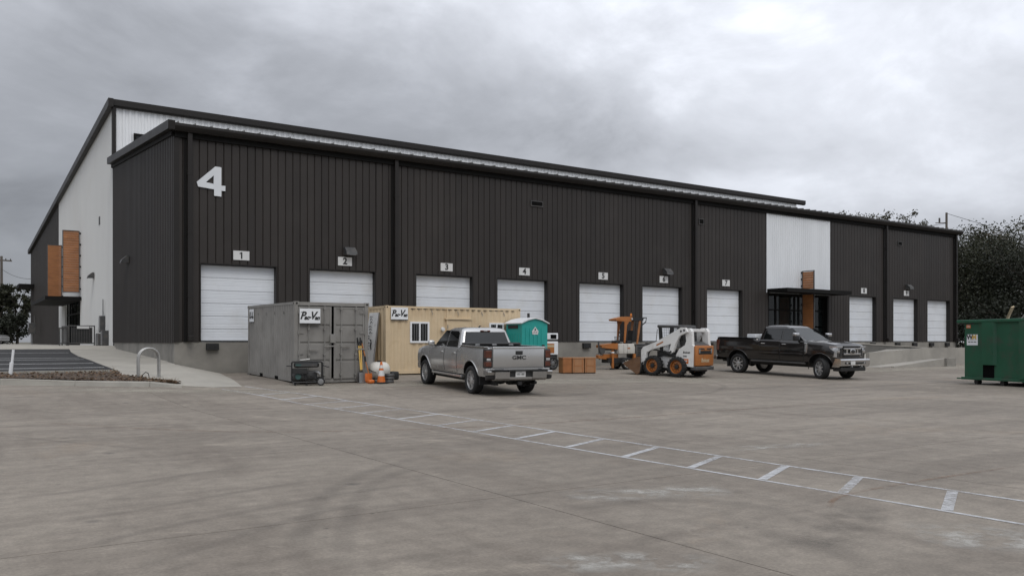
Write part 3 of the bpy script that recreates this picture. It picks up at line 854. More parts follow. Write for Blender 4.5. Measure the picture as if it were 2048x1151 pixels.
# orange screens standing out from the wall
def screen(axis, wall, out, pos, z0, z1, name='louvre_screen'):
    def bx(m, a0, a1, b0, b1, c0, c1):     # a: out of the wall, b: across
        if axis == 'x': m.box(min(a0, a1), max(a0, a1), b0, b1, c0, c1)
        else: m.box(b0, b1, min(a0, a1), max(a0, a1), c0, c1)
        return m
    s_ = 1 if out > wall else -1
    m = MB()
    bx(m, wall + s_ * .06, wall + s_ * .11, pos - .03, pos + .03, z0, z1); bx(m, out - s_ * .05, out, pos - .03, pos + .03, z0, z1)
    bx(m, wall + s_ * .11, out - s_ * .05, pos - .03, pos + .03, z1 - .05, z1); bx(m, wall + s_ * .11, out - s_ * .05, pos - .03, pos + .03, z0, z0 + .05)
    fr = wpart(m, name, 'machine_grey', label='tall orange slatted screen fixed edge-on to the wall')
    m = MB(); z = z0 + .06; pitch = .15
    while z < z1 - .1:
        bx(m, wall + s_ * .115, out - s_ * .055, pos - .02 + random.uniform(-.003, .003), pos + .012, z, z + .141); z += pitch
    stuff(m.build('slats', 'orange_screen', fr))
    z = z0 + .2
    while z < z1:
        m = MB(); bx(m, wall - s_ * .01, wall + s_ * .06, pos - .05, pos + .05, z, z + .1); m.build('bracket', 'black_trim', fr); z += max(.42, (z1 - z0 - .4) / 5 - .001)
    return fr
screen('x', X0 - .04, 5.95, 59.9, 4.62, 8.56)
screen('x', X0 - .04, 5.96, 70.0, 4.62, 8.62)
screen('y', YF - .03, 32.33, 43.95, 4.70, 5.88)
screen('y', YF - .03, 32.33, 43.95, FL + .02, 4.45)
# end wall entrance recess
er = wpart(MB().box(X0 + .02, 7.3, 60.3, 60.4, 1.25, 4.45).box(X0 + .02, 7.3, 68.9, 69.0, 1.25, 4.45).box(X0 + .02, 7.3, 60.4, 68.9, 4.36, 4.45), 'end_entrance', 'end_metal')
for y in (60.45, 62.2, 64.0, 65.8, 67.3, 68.85): MB().box(7.14, 7.24, y - .05, y + .05, 1.25, 4.36).build('mullion', 'black_trim', er)
for z in (1.3, 3.4): MB().box(7.15, 7.23, 60.5, 68.8, z - .05, z + .05).build('transom', 'black_trim', er)
for y0, y1 in ((60.5, 62.15), (62.25, 63.95), (64.05, 65.75), (65.85, 67.25), (67.35, 68.8)):
    MB().box(7.18, 7.2, y0, y1, 1.35, 3.35).build('pane', 'store_glass', er)
    MB().box(7.18, 7.2, y0, y1, 3.45, 4.36).build('pane', 'store_glass', er)
m = MB(); m.box(10.5, 10.6, 58, 71, 1.2, 4.5); wpart(m, 'lobby_wall', 'interior')

# numbers and signs on the front
BIG4 = [[(1830, 635), (1883, 637), (1883, 808), (1918, 808), (1918, 857), (1883, 857), (1883, 912), (1820, 909), (1820, 850), (1684, 838), (1672, 795)][::-1],
        [(1817, 720), (1817, 799), (1750, 790)]]
BIG4 = [[((x - 1672) / 246 * 1.07, (912 - y) / 277 * 1.14) for x, y in p] for p in BIG4]
o = mesh_obj('building_number', shape_mesh(BIG4, 'sign_grey', .02), None, face_mx((7.84, YF - .03, 7.11), (1, 0, 0), (0, 0, 1)))
tag(o, 'large light grey numeral 4 high on the dark wall above dock door 1', 'sign')
NW = ('one', 'two', 'three', 'four', 'five', 'six', 'seven', 'eight', 'nine')
for i, x in enumerate(DOORS[:9]):
    cx = x + 1.56
    t_ = thing('dock_number_sign', 'white plaque showing numeral %s above its dock door' % NW[i], 'sign', (cx, YF - .022, 4.88), 0, 'dock number plaques')
    MB().box(-.31, .31, -.008, .012, -.18, .18).build('plaque', 'sign_white', t_)
    me_ = shape_mesh([[(-.02, -.13), (.035, -.13), (.035, .13), (-.01, .13), (-.075, .085), (-.058, .05), (-.02, .075)]], 'sign_black', .002) if i == 0 else text_mesh(str(i + 1), .38, 'sign_black', .002, 0, .014)
    mesh_obj('numeral', me_, t_, face_mx((0, -.011, 0), (1, 0, 0), (0, 0, 1)))
# wall lights
def wall_light(loc, rz, label):
    t_ = thing('wall_light', label, 'wall light', loc, rz, 'box wall lights')
    m = MB(); m.prism([(0, .2), (0, -.12), (-.34, -.12), (-.30, .02), (-.1, .2)], 'yz', -.24, .24); m.build('housing', 'machine_grey', t_)
    MB().box(-.2, .2, -.30, -.05, -.135, -.121).build('lens', 'clear_lens', t_)
for k in (1, 5, 8):
    wall_light((DOORS[k] + 1.75, YF - .001, 5.28), 0, 'dark box wall light mounted over the plaque with numeral %s' % NW[k])
wall_light((X0 - .045, 42.8, 5.31), R(-90), 'dark box wall light on the dark part of the end wall')
wall_light((X0 - .045, 54.1, 5.31), R(-90), 'dark box wall light on the pale part of the end wall')

# ------------------------------------------------------------------ concrete ramps by the front entrance
RP = thing('access_ramp', 'pale concrete switchback ramp with low walls leading up to the front entrance', 'ramp', (45, 28, .25))
RINV = Matrix.Translation((-45, -28, -.25))
def rpart(mb, name, mt, **k):
    o = mb.build(name, mt, RP, **k); o.matrix_parent_inverse = RINV; return o
rpart(MB().box(36, 46.5, 30.6, 33.25, .1, 1.46), 'landing', 'ramp_concrete')
rpart(MB().prism([(37, .05), (37, 1.46), (40.4, 1.46), (50.4, 1.12), (50.4, .05)], 'xz', 28.9, 29.12), 'retaining_wall', 'shaded_concrete')
rpart(MB().prism([(37, 1.462), (37, 1.52), (40.4, 1.52), (50.4, 1.18), (50.4, 1.122), (40.4, 1.462)], 'xz', 28.87, 29.16), 'wall_cap', 'ramp_concrete')
rpart(MB().prism([(37, .05), (37, 1.44), (40.4, 1.44), (50.4, 1.08), (50.4, .05)], 'xz', 29.12, 30.6), 'ramp_slab', 'ramp_concrete')
rpart(MB().box(50.4, 52.2, 26.4, 30.6, .1, 1.08), 'landing', 'ramp_concrete')
rpart(MB().prism([(39.0, .05), (39.0, .25), (46.0, 1.06), (50.39, 1.08), (50.39, .05)], 'xz', 26.42, 28.88), 'ramp_slab', 'ramp_concrete')
rpart(MB().prism([(40.2, .05), (40.2, .93), (45.6, 1.16), (52.2, 1.16), (52.2, .05)], 'xz', 26.2, 26.4), 'retaining_wall', 'ramp_concrete')
rpart(MB().prism([(40.6, .05), (40.6, .22), (45.4, .58), (46.3, .60), (46.3, .05)], 'xz', 25.05, 25.22), 'low_wall', 'ramp_concrete')
rpart(MB().prism([(39.6, .05), (39.6, .19), (46.0, .54), (46.0, .05)], 'xz', 25.22, 26.19), 'ramp_slab', 'ramp_concrete')
rpart(MB().box(45.4, 46.3, 24.9, 25.04, .1, .6), 'end_block', 'foundation')

# ------------------------------------------------------------------ containers
def container(name, label, L, Wd, Hh, mt, loc, rz, roll=0.0, pitch=0.0, skip_front_side=None):
    """origin at the near left bottom corner; x across the door end or along the long side; y away"""
    t_ = thing(name, label, 'container', loc, rz, None, pitch, roll)
    fx = .12
    # frame: corner posts, rails, castings
    for x in (0, Wd - fx):
        for y in (0, L - fx):
            m = MB(); m.box(x, x + fx, y, y + fx, .12, Hh - .1, .008); m.build('corner_post', mt, t_)
            for z in (0, Hh - .118):
                m = MB(); m.box(x - .006, x + fx + .006 + .03, y - .006, y + fx + .036, z, z + .118, .008)
                m.mi = 1
                m.cyl((x + fx / 2 + .015, y - .008, z + .06), (x + fx / 2 + .015, y - .004, z + .06), .032, seg=10)
                m.cyl((x - .008, y + fx / 2 + .015, z + .06), (x - .004, y + fx / 2 + .015, z + .06), .032, seg=10)
                m.build('corner_casting', [mt, 'dark_hole'], t_)
    for x in (.01, Wd - .07):
        MB().box(x, x + .06, fx, L - fx, Hh - .09, Hh - .01).build('top_rail', mt, t_)
        MB().box(x, x + .06, fx, L - fx, .06, .17).build('bottom_rail', mt, t_)
    for y in (.02, L - .08):
        MB().box(fx, Wd - fx, y, y + .06, Hh - .12, Hh - .012).build('header', mt, t_)
        MB().box(fx, Wd - fx, y, y + .06, .03, .15).build('sill', mt, t_)
    return t_
def corr_side(axis, a0, a1, z0, z1, c, dep, pitch=.28):
    """trapezoid corrugation of a container wall; returns a mesh builder"""
    m = MB(); pr = []; a = a0
    while a < a1 - 1e-4:
        for t, d in ((0, 0), (.25, 0), (.5, 1), (.75, 1)):
            q = a + t * pitch
            if q < a1: pr.append((q, c + d * dep))
        a += pitch
    pr.append((a1, c))
    if axis == 'y': m.loft([[(b, q, z0) for q, b in pr], [(b, q, z1) for q, b in pr]])
    else: m.loft([[(q, b, z0) for q, b in pr], [(q, b, z1) for q, b in pr]])
    return m
LG, WC, HC = 6.06, 2.44, 2.591
gc = container('shipping_container', 'grey steel shipping container with its double doors facing the yard', LG, WC, HC, 'grey_container', (8.97, 25.62, .176), R(-3.2), R(0.75))
corr_side('y', .12, LG - .12, .17, HC - .09, .012, .036).build('side_wall', 'grey_container', gc, fix=False)
corr_side('y', .12, LG - .12, .17, HC - .09, WC - .012, -.036).build('side_wall', 'grey_container', gc, fix=False)
corr_side('x', .12, WC - .12, .15, HC - .12, LG - .03, -.03).build('rear_wall', 'grey_container', gc, fix=False)
MB().box(.05, WC - .05, .05, LG - .05, HC - .04, HC - .02).build('roof', 'grey_container', gc)
for y in (1.9, 3.9):
    MB().box(-.004, .03, y, y + .36, .062, .165).build('fork_pocket', 'dark_hole', gc)
# doors: the right leaf stands slightly ajar
def cdoor(x0, x1, hinge_left, ang):
    wv = x1 - x0
    m = MB()
    # outer frame and pressed panel with three horizontal beads
    m.box(0, wv, 0, .045, .0, .05); m.box(0, wv, 0, .045, 2.24, 2.29); m.box(0, .06, 0, .045, .05, 2.24); m.box(wv - .06, wv, 0, .045, .05, 2.24)
    pr = [(0.012, .05)]
    for z in (.58, 1.14, 1.70): pr += [(.012, z - .05), (.04, z - .035), (.04, z + .02), (.012, z + .035)]
    pr += [(.012, 2.24)]
    m.loft([[(.06, y, z) for y, z in pr], [(wv - .06, y, z) for y, z in pr]])
    o = m.build('container_door', 'grey_container', gc, fix=False)
    o.location = (x0 if hinge_left else x1, .0, .15)
    if not hinge_left:
        for v in o.data.vertices: v.co.x -= wv
    o.rotation_euler = (0, 0, ang)
    off = 0 if hinge_left else -wv
    for q in (.30, .78):
        xq = off + (wv * q if hinge_left else wv * (1 - q))
        m = MB(); m.cyl((xq, -.05, -.03), (xq, -.05, 2.33), .0175, seg=8)
        for z in (.1, .75, 1.55, 2.2): m.box(xq - .04, xq + .04, -.075, .0, z, z + .05)
        m.build('lock_bar', 'grey_container', o)
        m = MB(); m.box(xq - .03, xq + .3, -.085, -.06, .92 if q < .5 else 1.02, .96 if q < .5 else 1.06); m.build('lock_handle', 'grey_container', o)
    for z in (.15, .75, 1.4, 2.05):
        xq = 0.0
        m = MB(); m.cyl((xq + (.0 if hinge_left else 0), -.015, z), (xq, -.015, z + .14), .022, seg=8)
        m.box(xq if hinge_left else xq - .16, xq + .16 if hinge_left else xq, -.012, -.001, z + .03, z + .11); m.build('hinge', 'grey_container', o)
    return o
dl = cdoor(.13, 1.2, True, R(0))
dr = cdoor(1.27, 2.31, False, R(2.2))
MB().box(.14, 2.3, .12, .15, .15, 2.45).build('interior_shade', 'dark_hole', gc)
MB().box(1.13, 1.30, -.115, -.07, 1.14, 1.42, .012).build('lock_box', 'grey_container', dl).location = (-.13, 0, 0)
def pacvan(parent, loc, right, up, wdt, hgt):
    n = Vector(right).cross(Vector(up))
    o = MB().box(-wdt / 2, wdt / 2, -hgt / 2, hgt / 2, -.006, .006).build('sign_board', 'vinyl_white', parent)
    o.matrix_local = face_mx(loc, right, up)
    fr = MB().box(-wdt / 2, wdt / 2, -hgt / 2 - .028, -hgt / 2 - .002, -.006, .008).build('sign_strip', 'sign_black', o)
    for tx, px_, sz_, dy_ in (('P', -.37, .72, .0), ('ac', -.17, .42, -.055), ('-', -.02, .5, -.03), ('V', .12, .72, .0), ('an', .34, .40, -.06)):
        mesh_obj('lettering', text_mesh(tx, hgt * sz_, 'sign_black', .002, .35, .011, .9), o, Matrix.Translation((px_ * wdt, dy_ * hgt / .46, .009)))
    MB().box(-.45 * wdt, -.22 * wdt, hgt * .22, hgt * .26, .007, .010).build('flourish', 'sign_black', o)
    return o
pacvan(gc, (.47, -.10, 2.14), (1, 0, 0), (0, 0, 1), .66, .46)
pacvan(gc, (-.012, 5.45, 2.22), (0, -1, 0), (0, 0, 1), .62, .46)
for k in range(4): MB().box(-.006, -.001, 1.2 + k * 1.1, 1.23 + k * 1.1, 2.2, 2.3).build('tie_plate', 'dark_metal', gc)

# beige site office: its long side faces the yard
bc = thing('office_container', 'beige container office with two white windows and a door in its side', 'container', (13.47, 28.5, .262), 0)
mt = 'beige_container'; L, Wd, Hh = 6.06, 2.44, 2.591
for x in (0, L - .12):
    for y in (0, Wd - .12):
        MB().box(x, x + .12, y, y + .12, .1, Hh - .1, .008).build('corner_post', mt, bc)
        for z in (0, Hh - .118):
            m = MB(); m.box(x - .006, x + .126, y - .006, y + .126, z, z + .118, .008); m.mi = 1
            m.cyl((x + .06, y - .008, z + .06), (x + .06, y - .004, z + .06), .03, seg=10); m.cyl((x - .008, y + .06, z + .06), (x - .004, y + .06, z + .06), .03, seg=10)
            m.build('corner_casting', [mt, 'dark_hole'], bc)
for y in (.01, Wd - .07):
    MB().box(.12, L - .12, y, y + .06, Hh - .09, Hh - .008).build('top_rail', mt, bc); MB().box(.12, L - .12, y, y + .06, .04, .17).build('bottom_rail', mt, bc)
for x in (.01, L - .07):
    MB().box(x, x + .06, .12, Wd - .12, Hh - .1, Hh - .008).build('header', mt, bc); MB().box(x, x + .06, .12, Wd - .12, .04, .16).build('sill', mt, bc)
MB().box(.05, L - .05, .05, Wd - .05, Hh - .03, Hh - .015).build('roof', mt, bc)
# front wall cut round windows and door: bands of corrugation
WIN = [(1.02, 1.80, 1.22, 1.98), (4.56, 5.22, 1.22, 1.98)]; DR = (2.62, 3.62, .17, 2.1)
cuts = [.12, 1.0, 1.82, 2.6, 3.64, 4.54, 5.24, L - .12]
def bandz(a, b):
    for wx0, wx1, z0, z1 in WIN:
        if wx0 - .05 < a + .01 and b < wx1 + .05: return [(.17, z0 - .02), (z1 + .02, Hh - .09)]
    if abs(a - 2.6) < .01: return [(2.1, Hh - .09)]
    return [(.17, Hh - .09)]
mm = MB()
for a, b in zip(cuts, cuts[1:]):
    for z0, z1 in bandz(a, b):
        k = corr_side('x', a, b, z0, z1, .014, .034); mm.add(k.v, k.f)
mm.build('side_wall', mt, bc, fix=False)
corr_side('x', .12, L - .12, .17, Hh - .09, Wd - .014, -.03).build('side_wall', mt, bc, fix=False)
corr_side('y', .12, Wd - .12, .16, Hh - .1, .014, .034).build('end_wall', mt, bc, fix=False)
corr_side('y', .12, Wd - .12, .16, Hh - .1, L - .014, -.034).build('end_wall', mt, bc, fix=False)
for wx0, wx1, z0, z1 in WIN:
    m = MB(); t = .05
    m.box(wx0 - .02, wx1 + .02, -.03, .05, z1 - t, z1 + .02); m.box(wx0 - .02, wx1 + .02, -.03, .05, z0 - .02, z0 + t)
    m.box(wx0 - .02, wx0 + t, -.03, .05, z0 + t, z1 - t); m.box(wx1 - t, wx1 + .02, -.03, .05, z0 + t, z1 - t); m.box((wx0 + wx1) / 2 - .03, (wx0 + wx1) / 2 + .03, -.028, .05, z0 + t, z1 - t)
    wo = m.build('window', 'vinyl_white', bc)
    mid = (wx0 + wx1) / 2
    for a, b in ((wx0 + t, mid - .03), (mid + .03, wx1 - t)):
        MB().box(a, b, .018, .026, z0 + t, z1 - t).build('pane', 'tinted_glass', wo)
        for q in (a + (b - a) * .33, a + (b - a) * .67): MB().box(q - .008, q + .008, -.02, -.008, z0 + t, z1 - t).build('security_bar', 'steel', wo)
m = MB(); m.box(2.64, 3.62, .0, .045, .19, 2.08); m.box(2.58, 2.66, -.012, .05, .17, 2.14); m.box(3.60, 3.68, -.012, .05, .17, 2.14); m.box(2.52, 3.74, -.05, .05, 2.1, 2.16)
dd = m.build('office_door', mt, bc)
MB().box(3.48, 3.55, -.06, -.001, 1.0, 1.12, .01).build('handle', 'steel', dd)
for z in (.5, 1.1, 1.75): MB().cyl((2.63, -.02, z), (2.63, -.02, z + .14), .016, seg=8).build('hinge', 'steel', dd)
m = MB(); m.lathe([(0, .0), (.06, -.02), (.09, -.06), (.07, -.12), (0, -.13)], (2.38, 0.0, 1.72), 'y', 12); m.build('porch_light', 'sign_white', bc, smooth=60)
for k in range(20):
    xk = .5 + k * .27
    MB().box(xk, xk + .12, -.004, .012, Hh - .115, Hh - .092).build('rail_slot', 'dark_metal', bc)
for xk in (1.95, 3.1, 4.2, 5.25):
    MB().tube([(xk, -.012, 2.44), (xk - .03, -.012, 2.38), (xk + .03, -.012, 2.33), (xk, -.012, 2.27)], .012, 6).build('lashing_ring', 'steel', bc)
pacvan(bc, (.55, -.03, 2.30), (1, 0, 0), (0, 0, 1), .70, .45)
# white notice board leaning between the containers
bd = thing('leaning_board', 'long scuffed white board leaning in the gap between the two containers', 'board', (13.10, 28.96, .262), 0, None, R(7.3))
MB().box(.0, .04, .0, .84, 0, 2.36).build('panel', 'board_white', bd)
MB().box(-.006, .046, -.02, -.001, 0, 2.36).build('edge_strip', 'steel', bd)
rnd = random.Random(3)
for k in range(11):
    z = .95 + k * .125; y = .62 + .05 * math.sin(k * 2.1)
    m = MB(); m.tube([(-.004, y - rnd.uniform(.1, .22), z), (-.004, y, z + rnd.uniform(.02, .09)), (-.004, y + .06, z - .02)], [.006, .014, .008], 5); m.build('brush_mark', 'sign_black', bd)
m = MB(); m.tube([(-.004, .28, .95), (-.004, .36, 1.1), (-.004, .33, 1.22), (-.004, .42, 1.32)], [.02, .05, .025, .04], 6); m.build('brush_mark', 'sign_black', bd)
# ------------------------------------------------------------------ portable toilet
pt = thing('portable_toilet', 'teal portable toilet with a white pitched roof beside the beige container', 'toilet', (19.36, 27.80, gz(27.8)), R(0))
pt.scale = (1.11, 1.0, 1.0)
m = MB(); m.box(-.58, .58, -.58, .58, .0, .14, .02); m.build('base_skid', 'black_plastic', pt)
wl = MB().box(-.56, .56, -.56, .56, .14, 1.98).prism([(-.56, 1.98), (.56, 1.98), (.3, 2.10), (0, 2.165), (-.3, 2.10)], 'xz', -.56, .56).build('cabin', 'teal_plastic', pt)
m = MB()
for k in range(5): m.box(-.40 + k * .17, -.33 + k * .17, -.578, -.561, .25, 1.8)
m.build('ribs', 'teal_plastic', wl)
m = MB()
for k in range(5): m.box(-.578, -.561, -.42 + k * .18, -.36 + k * .18, .25, 1.6)
m.build('ribs', 'teal_plastic', wl)
m = MB(); m.box(-.575, -.561, -.3, .4, 1.78, 1.92); m.build('vent_screen', 'dark_metal', wl)
m = MB(); th = .03
m.prism([(-.62, 1.97), (-.3, 2.11), (0, 2.175), (.3, 2.11), (.62, 1.97), (.62, 2.005), (.32, 2.155), (.0, 2.225), (-.32, 2.155), (-.62, 2.005)], 'xz', -.63, .63); m.build('roof', 'toilet_roof', pt)
m = MB(); m.cyl((.3, .35, 2.1), (.3, .35, 2.42), .05, seg=10); m.build('vent_pipe', 'black_plastic', pt)
m = MB(); m.add([(-.11, -.58, 1.55), (.13, -.58, 1.55), (.15, -.58, 1.68), (.01, -.58, 1.86), (-.13, -.58, 1.68)], [[0, 1, 2, 3, 4]]); lg = m.build('badge', 'sign_white', wl, fix=False)
m = MB(); m.box(-.10, .12, -.584, -.581, 1.595, 1.605)
for k in range(6): m.box(-.09 + k * .035, -.075 + k * .035, -.584, -.581, 1.625 + .02 * (k % 2), 1.65 + .02 * (k % 3))
m.box(-.02, .04, -.584, -.581, 1.70, 1.78); m.build('badge_print', 'machine_grey', lg)
MB().box(.3, .42, -.6, -.578, .98, 1.14, .01).build('latch', 'black_plastic', wl)

# ------------------------------------------------------------------ wheels
def wheel_mesh(rad, wid, lugs=0):
    """tyre lathed about y, outer face towards +y"""
    h = wid / 2; r = rad
    pr = [(r * .67, -h * .8), (r * .74, -h * .98), (r * .86, -h), (r * .95, -h * .92), (r * .995, -h * .72), (r, -h * .5), (r * .975, -h * .46), (r * .975, -h * .38), (r, -h * .34), (r, -h * .06), (r * .975, -h * .04), (r * .975, h * .04), (r, h * .06), (r, h * .34), (r * .975, h * .38), (r * .975, h * .46), (r, h * .5),
          (r * .995, h * .72), (r * .95, h * .92), (r * .86, h), (r * .74, h * .98), (r * .67, h * .8)]
    m = MB(); m.lathe(pr, (0, 0, 0), 'y', 40)
    for k in range(lugs):
        a = 2 * PI * k / lugs
        for s_ in (-1, 1):
            aa = a + (PI / lugs if s_ > 0 else 0)
            m.M = Matrix.Rotation(aa, 4, 'Y') @ Matrix.Translation((rad * 1.0, s_ * h * .5, 0)) @ Matrix.Rotation(R(28) * s_, 4, 'X')
            m.box(-.04, .014, -h * .5, h * .5, -.022, .022)
            m.M = None
    return m.mesh('tyre', 'rubber', 40)
def rim_mesh(rad, wid, spokes, mt, style='alloy'):
    m = MB(); h = wid / 2; rr = rad * .68
    m.lathe([(rr, -h * .8), (rr * 1.03, h * .72), (rr * 1.03, h * .80), (rr * .95, h * .80), (rr * .92, h * .5), (rr * .90, -h * .1), (0, -h * .1)], (0, 0, 0), 'y', 32)
    if style == 'alloy':
        for k in range(spokes):
            m.M = Matrix.Rotation(2 * PI * k / spokes, 4, 'Y')
            if spokes > 6:
                m.prism([(.04, -.03), (rr * .93, -.019), (rr * .93, .019), (.04, .03)], 'xz', h * .25, h * .68)
            else:
                m.prism([(.04, -.04), (rr * .93, -.056), (rr * .93, -.022), (.04, -.012)], 'xz', h * .25, h * .68)
                m.prism([(.04, .04), (rr * .93, .056), (rr * .93, .022), (.04, .012)], 'xz', h * .25, h * .68)
            m.M = None
        m.lathe([(.085, h * .2), (.085, h * .70), (.06, h * .76), (0, h * .76)], (0, 0, 0), 'y', 16)
    else:
        m.lathe([(rr * .9, h * .1), (rr * .8, h * .35), (rr * .5, h * .45), (rr * .42, h * .2), (0, h * .2)], (0, 0, 0), 'y', 24)
        m.mi = 1
        m.lathe([(rr * .34, h * .2), (rr * .34, h * .62), (rr * .2, h * .66), (0, h * .66)], (0, 0, 0), 'y', 10)
        for k in range(8):
            a = 2 * PI * k / 8; m.cyl((rr * .56 * math.cos(a), h * .4, rr * .56 * math.sin(a)), (rr * .56 * math.cos(a), h * .52, rr * .56 * math.sin(a)), .018, seg=6)
    if style == 'alloy':
        m.mi = 1; m.lathe([(rr * .89, -h * .08), (rr * .3, -h * .06), (0, -h * .06)], (0, 0, 0), 'y', 24)
    return m.mesh('rim', [mt, 'dark_metal'], 35)
def put_wheel(parent, tm, rm, loc, left, steer=0.0):
    o = mesh_obj('wheel', tm, parent); o.location = loc
    o.rotation_euler = (0, random.uniform(0, 3), (0 if left else PI) + steer)
    mesh_obj('rim', rm, o)
    return o

# ------------------------------------------------------------------ pickup trucks
def pickup(name, label, P, loc, rz, pitch):
    """x forward from the rear axle, y to the left, z up"""
    t_ = thing(name, label, 'truck', loc, rz, None, pitch)
    pm = P['paint']; wb = P['wb']; hw = P['hw']; ra = P['tyre']
    st = P['stations']        # x, half width factor, sill z, top z, crown
    def par(x, k): return lerp_tab([(s_[0], s_[k]) for s_ in st], x)
    def section(x):
        wv = hw * par(x, 1); zs = par(x, 2); zt = par(x, 3); H_ = zt - zs; cr = par(x, 4)
        return [(.72 * wv, zs), (.945 * wv, zs + .03), (.975 * wv, zs + .16), (.995 * wv, zs + .40 * H_), (wv, zs + .58 * H_), (.985 * wv, zs + .76 * H_), (.972 * wv, zt - .10), (.955 * wv, zt - .045), (.92 * wv, zt - .008), (.80 * wv, zt + cr * .2), (.45 * wv, zt + cr * .8), (0, zt + cr)]
    def side_w(x, z):
        s_ = section(x)
        for (w0, z0), (w1, z1) in zip(s_, s_[1:]):
            if z0 <= z <= z1: return w0 + (w1 - w0) * (z - z0) / max(1e-6, z1 - z0)
        return s_[-3][0]
    rows = []
    xs_ = sorted({s_[0] for s_ in st} | {wb * k / 6 for k in range(7)})
    for x in xs_:
        s_ = section(x); rows.append([(x, y, z) for y, z in s_] + [(x, -y, z) for y, z in s_[-2::-1]])
    m = MB(); m.loft(rows, closed=True, caps=True)
    body = m.build('body', [pm, 'black_plastic'], t_, None)
    cut = []
    for ax in (0, wb):
        for s_ in (1, -1):
            m = MB(); ar = P['arch']
            pr = [(ax + ar * math.cos(a), ra + .02 + ar * 1.0 * math.sin(a)) for a in [PI * 2 * k / 28 for k in range(28)]]
            m.prism(pr, 'xz', s_ * (hw - .34), s_ * (hw + .2)); cut.append(m.build('cutter', 'black_plastic'))
    m = MB(); x0, x1 = P['bed']; m.box(x0, x1, -hw + .16, hw - .16, P['rail'] - P.get('bed_depth', .5), P['rail'] + .4); cut.append(m.build('cutter', 'black_plastic'))
    for c_ in cut:
        c_.parent = t_
    bpy.context.view_layer.update()
    boolean_cut(body, cut)
    me = body.data; me.shade_smooth(); me.set_sharp_from_angle(angle=R(26))
    # cab
    cz0, cz1 = P['belt'] - .03, P['roof']; c_ = P['cab']   # rear base, front base, rear top, front top
    yb, yt = hw * .915, hw * .735
    zs_ = [cz0, cz1 - .16, cz1 - .085, cz1 - .03, cz1]
    def lin(a, b, z): return a + (b - a) * (z - cz0) / (cz1 - .085 - cz0)
    def cabw(z): return lin(yb, yt, z)
    def cabr(z): return lin(c_[0], c_[2], z)
    def cabf(z): return lin(c_[1], c_[3], z)
    rows = []
    for i, z in enumerate(zs_):
        zz = min(z, cz1 - .085); ins = (0, 0, 0, .07, .26)[i]
        xr_, xf_, wv = cabr(zz) + ins * .9, cabf(zz) - ins * 1.5, cabw(zz) - ins
        r_ = .10 if i < 3 else .16; ring = []
        for cx_, cy_, a0 in ((xf_ - r_, wv - r_, 0), (xr_ + r_, wv - r_, 90), (xr_ + r_, -wv + r_, 180), (xf_ - r_, -wv + r_, 270)):
            for k in range(5):
                a = R(a0 + 22.5 * k); ring.append((cx_ + r_ * math.cos(a), cy_ + r_ * math.sin(a), z + (.0 if i < 4 else 0)))
        rows.append(ring)
    m = MB(); m.loft(rows, closed=True); m.add([(p[0], p[1], p[2] + .0) for p in rows[-1]], [list(range(20))])
    m.build('cab', pm, t_, 38)
    # glass
    zt_ = cz1 - .13
    def side_win(pts):
        for s_ in (1, -1):
            m = MB(); vs = [(x, s_ * (cabw(z) + .005), z) for x, z in pts]; m.poly(vs if s_ < 0 else vs[::-1]); m.build('side_window', 'tinted_glass' if P['tint'] else 'store_glass', t_, fix=False)
            m = MB(); cxm = sum(p[0] for p in pts) / len(pts); czm = sum(p[1] for p in pts) / len(pts)
            vs2 = [((x - cxm) * 1.06 + cxm, s_ * (cabw((z - czm) * 1.08 + czm) + .0025), (z - czm) * 1.08 + czm) for x, z in pts]; m.poly(vs2 if s_ < 0 else vs2[::-1]); m.build('window_seal', 'black_plastic', t_, fix=False)
    for wn in P['windows']: side_win([(x, z) for x, z in wn])
    zb_ = P['belt'] + .05
    def cross(xf, z0, z1, mt_, nm, off, w0, w1):
        m = MB(); rows_ = []
        for z in (z0, (z0 + z1) / 2, z1):
            ww = w0 + (w1 - w0) * (z - z0) / (z1 - z0)
            rows_.append([(xf(z) + off - (.0), y * ww, z) for y in (-1, -.5, 0, .5, 1)])
        m.loft(rows_); return m.build(nm, mt_, t_, fix=False)
    cross(cabf, zb_, zt_ + .02, 'windscreen_glass', 'windscreen', .008, cabw(zb_) - .13, cabw(zt_) - .12)
    cross(cabf, zb_ - .05, zt_ + .04, 'black_plastic', 'windscreen_seal', .004, cabw(zb_) - .10, cabw(zt_) - .09)
    cross(cabr, zb_, zt_ - .02, 'tinted_glass', 'rear_window', -.008, cabw(zb_) - .14, cabw(zt_) - .12)
    cross(cabr, zb_ - .04, zt_, 'black_plastic', 'rear_window_seal', -.004, cabw(zb_) - .11, cabw(zt_) - .09)
    # high stop lamp
    m = MB(); m.box(cabr(zt_) - .03, cabr(zt_) + .05, -.16, .16, cz1 - .125, cz1 - .08, .008); m.mi = 1; m.box(cabr(zt_) - .034, cabr(zt_), -.06, .06, cz1 - .118, cz1 - .088); m.build('stop_lamp', ['red_lens', 'clear_lens'], t_)
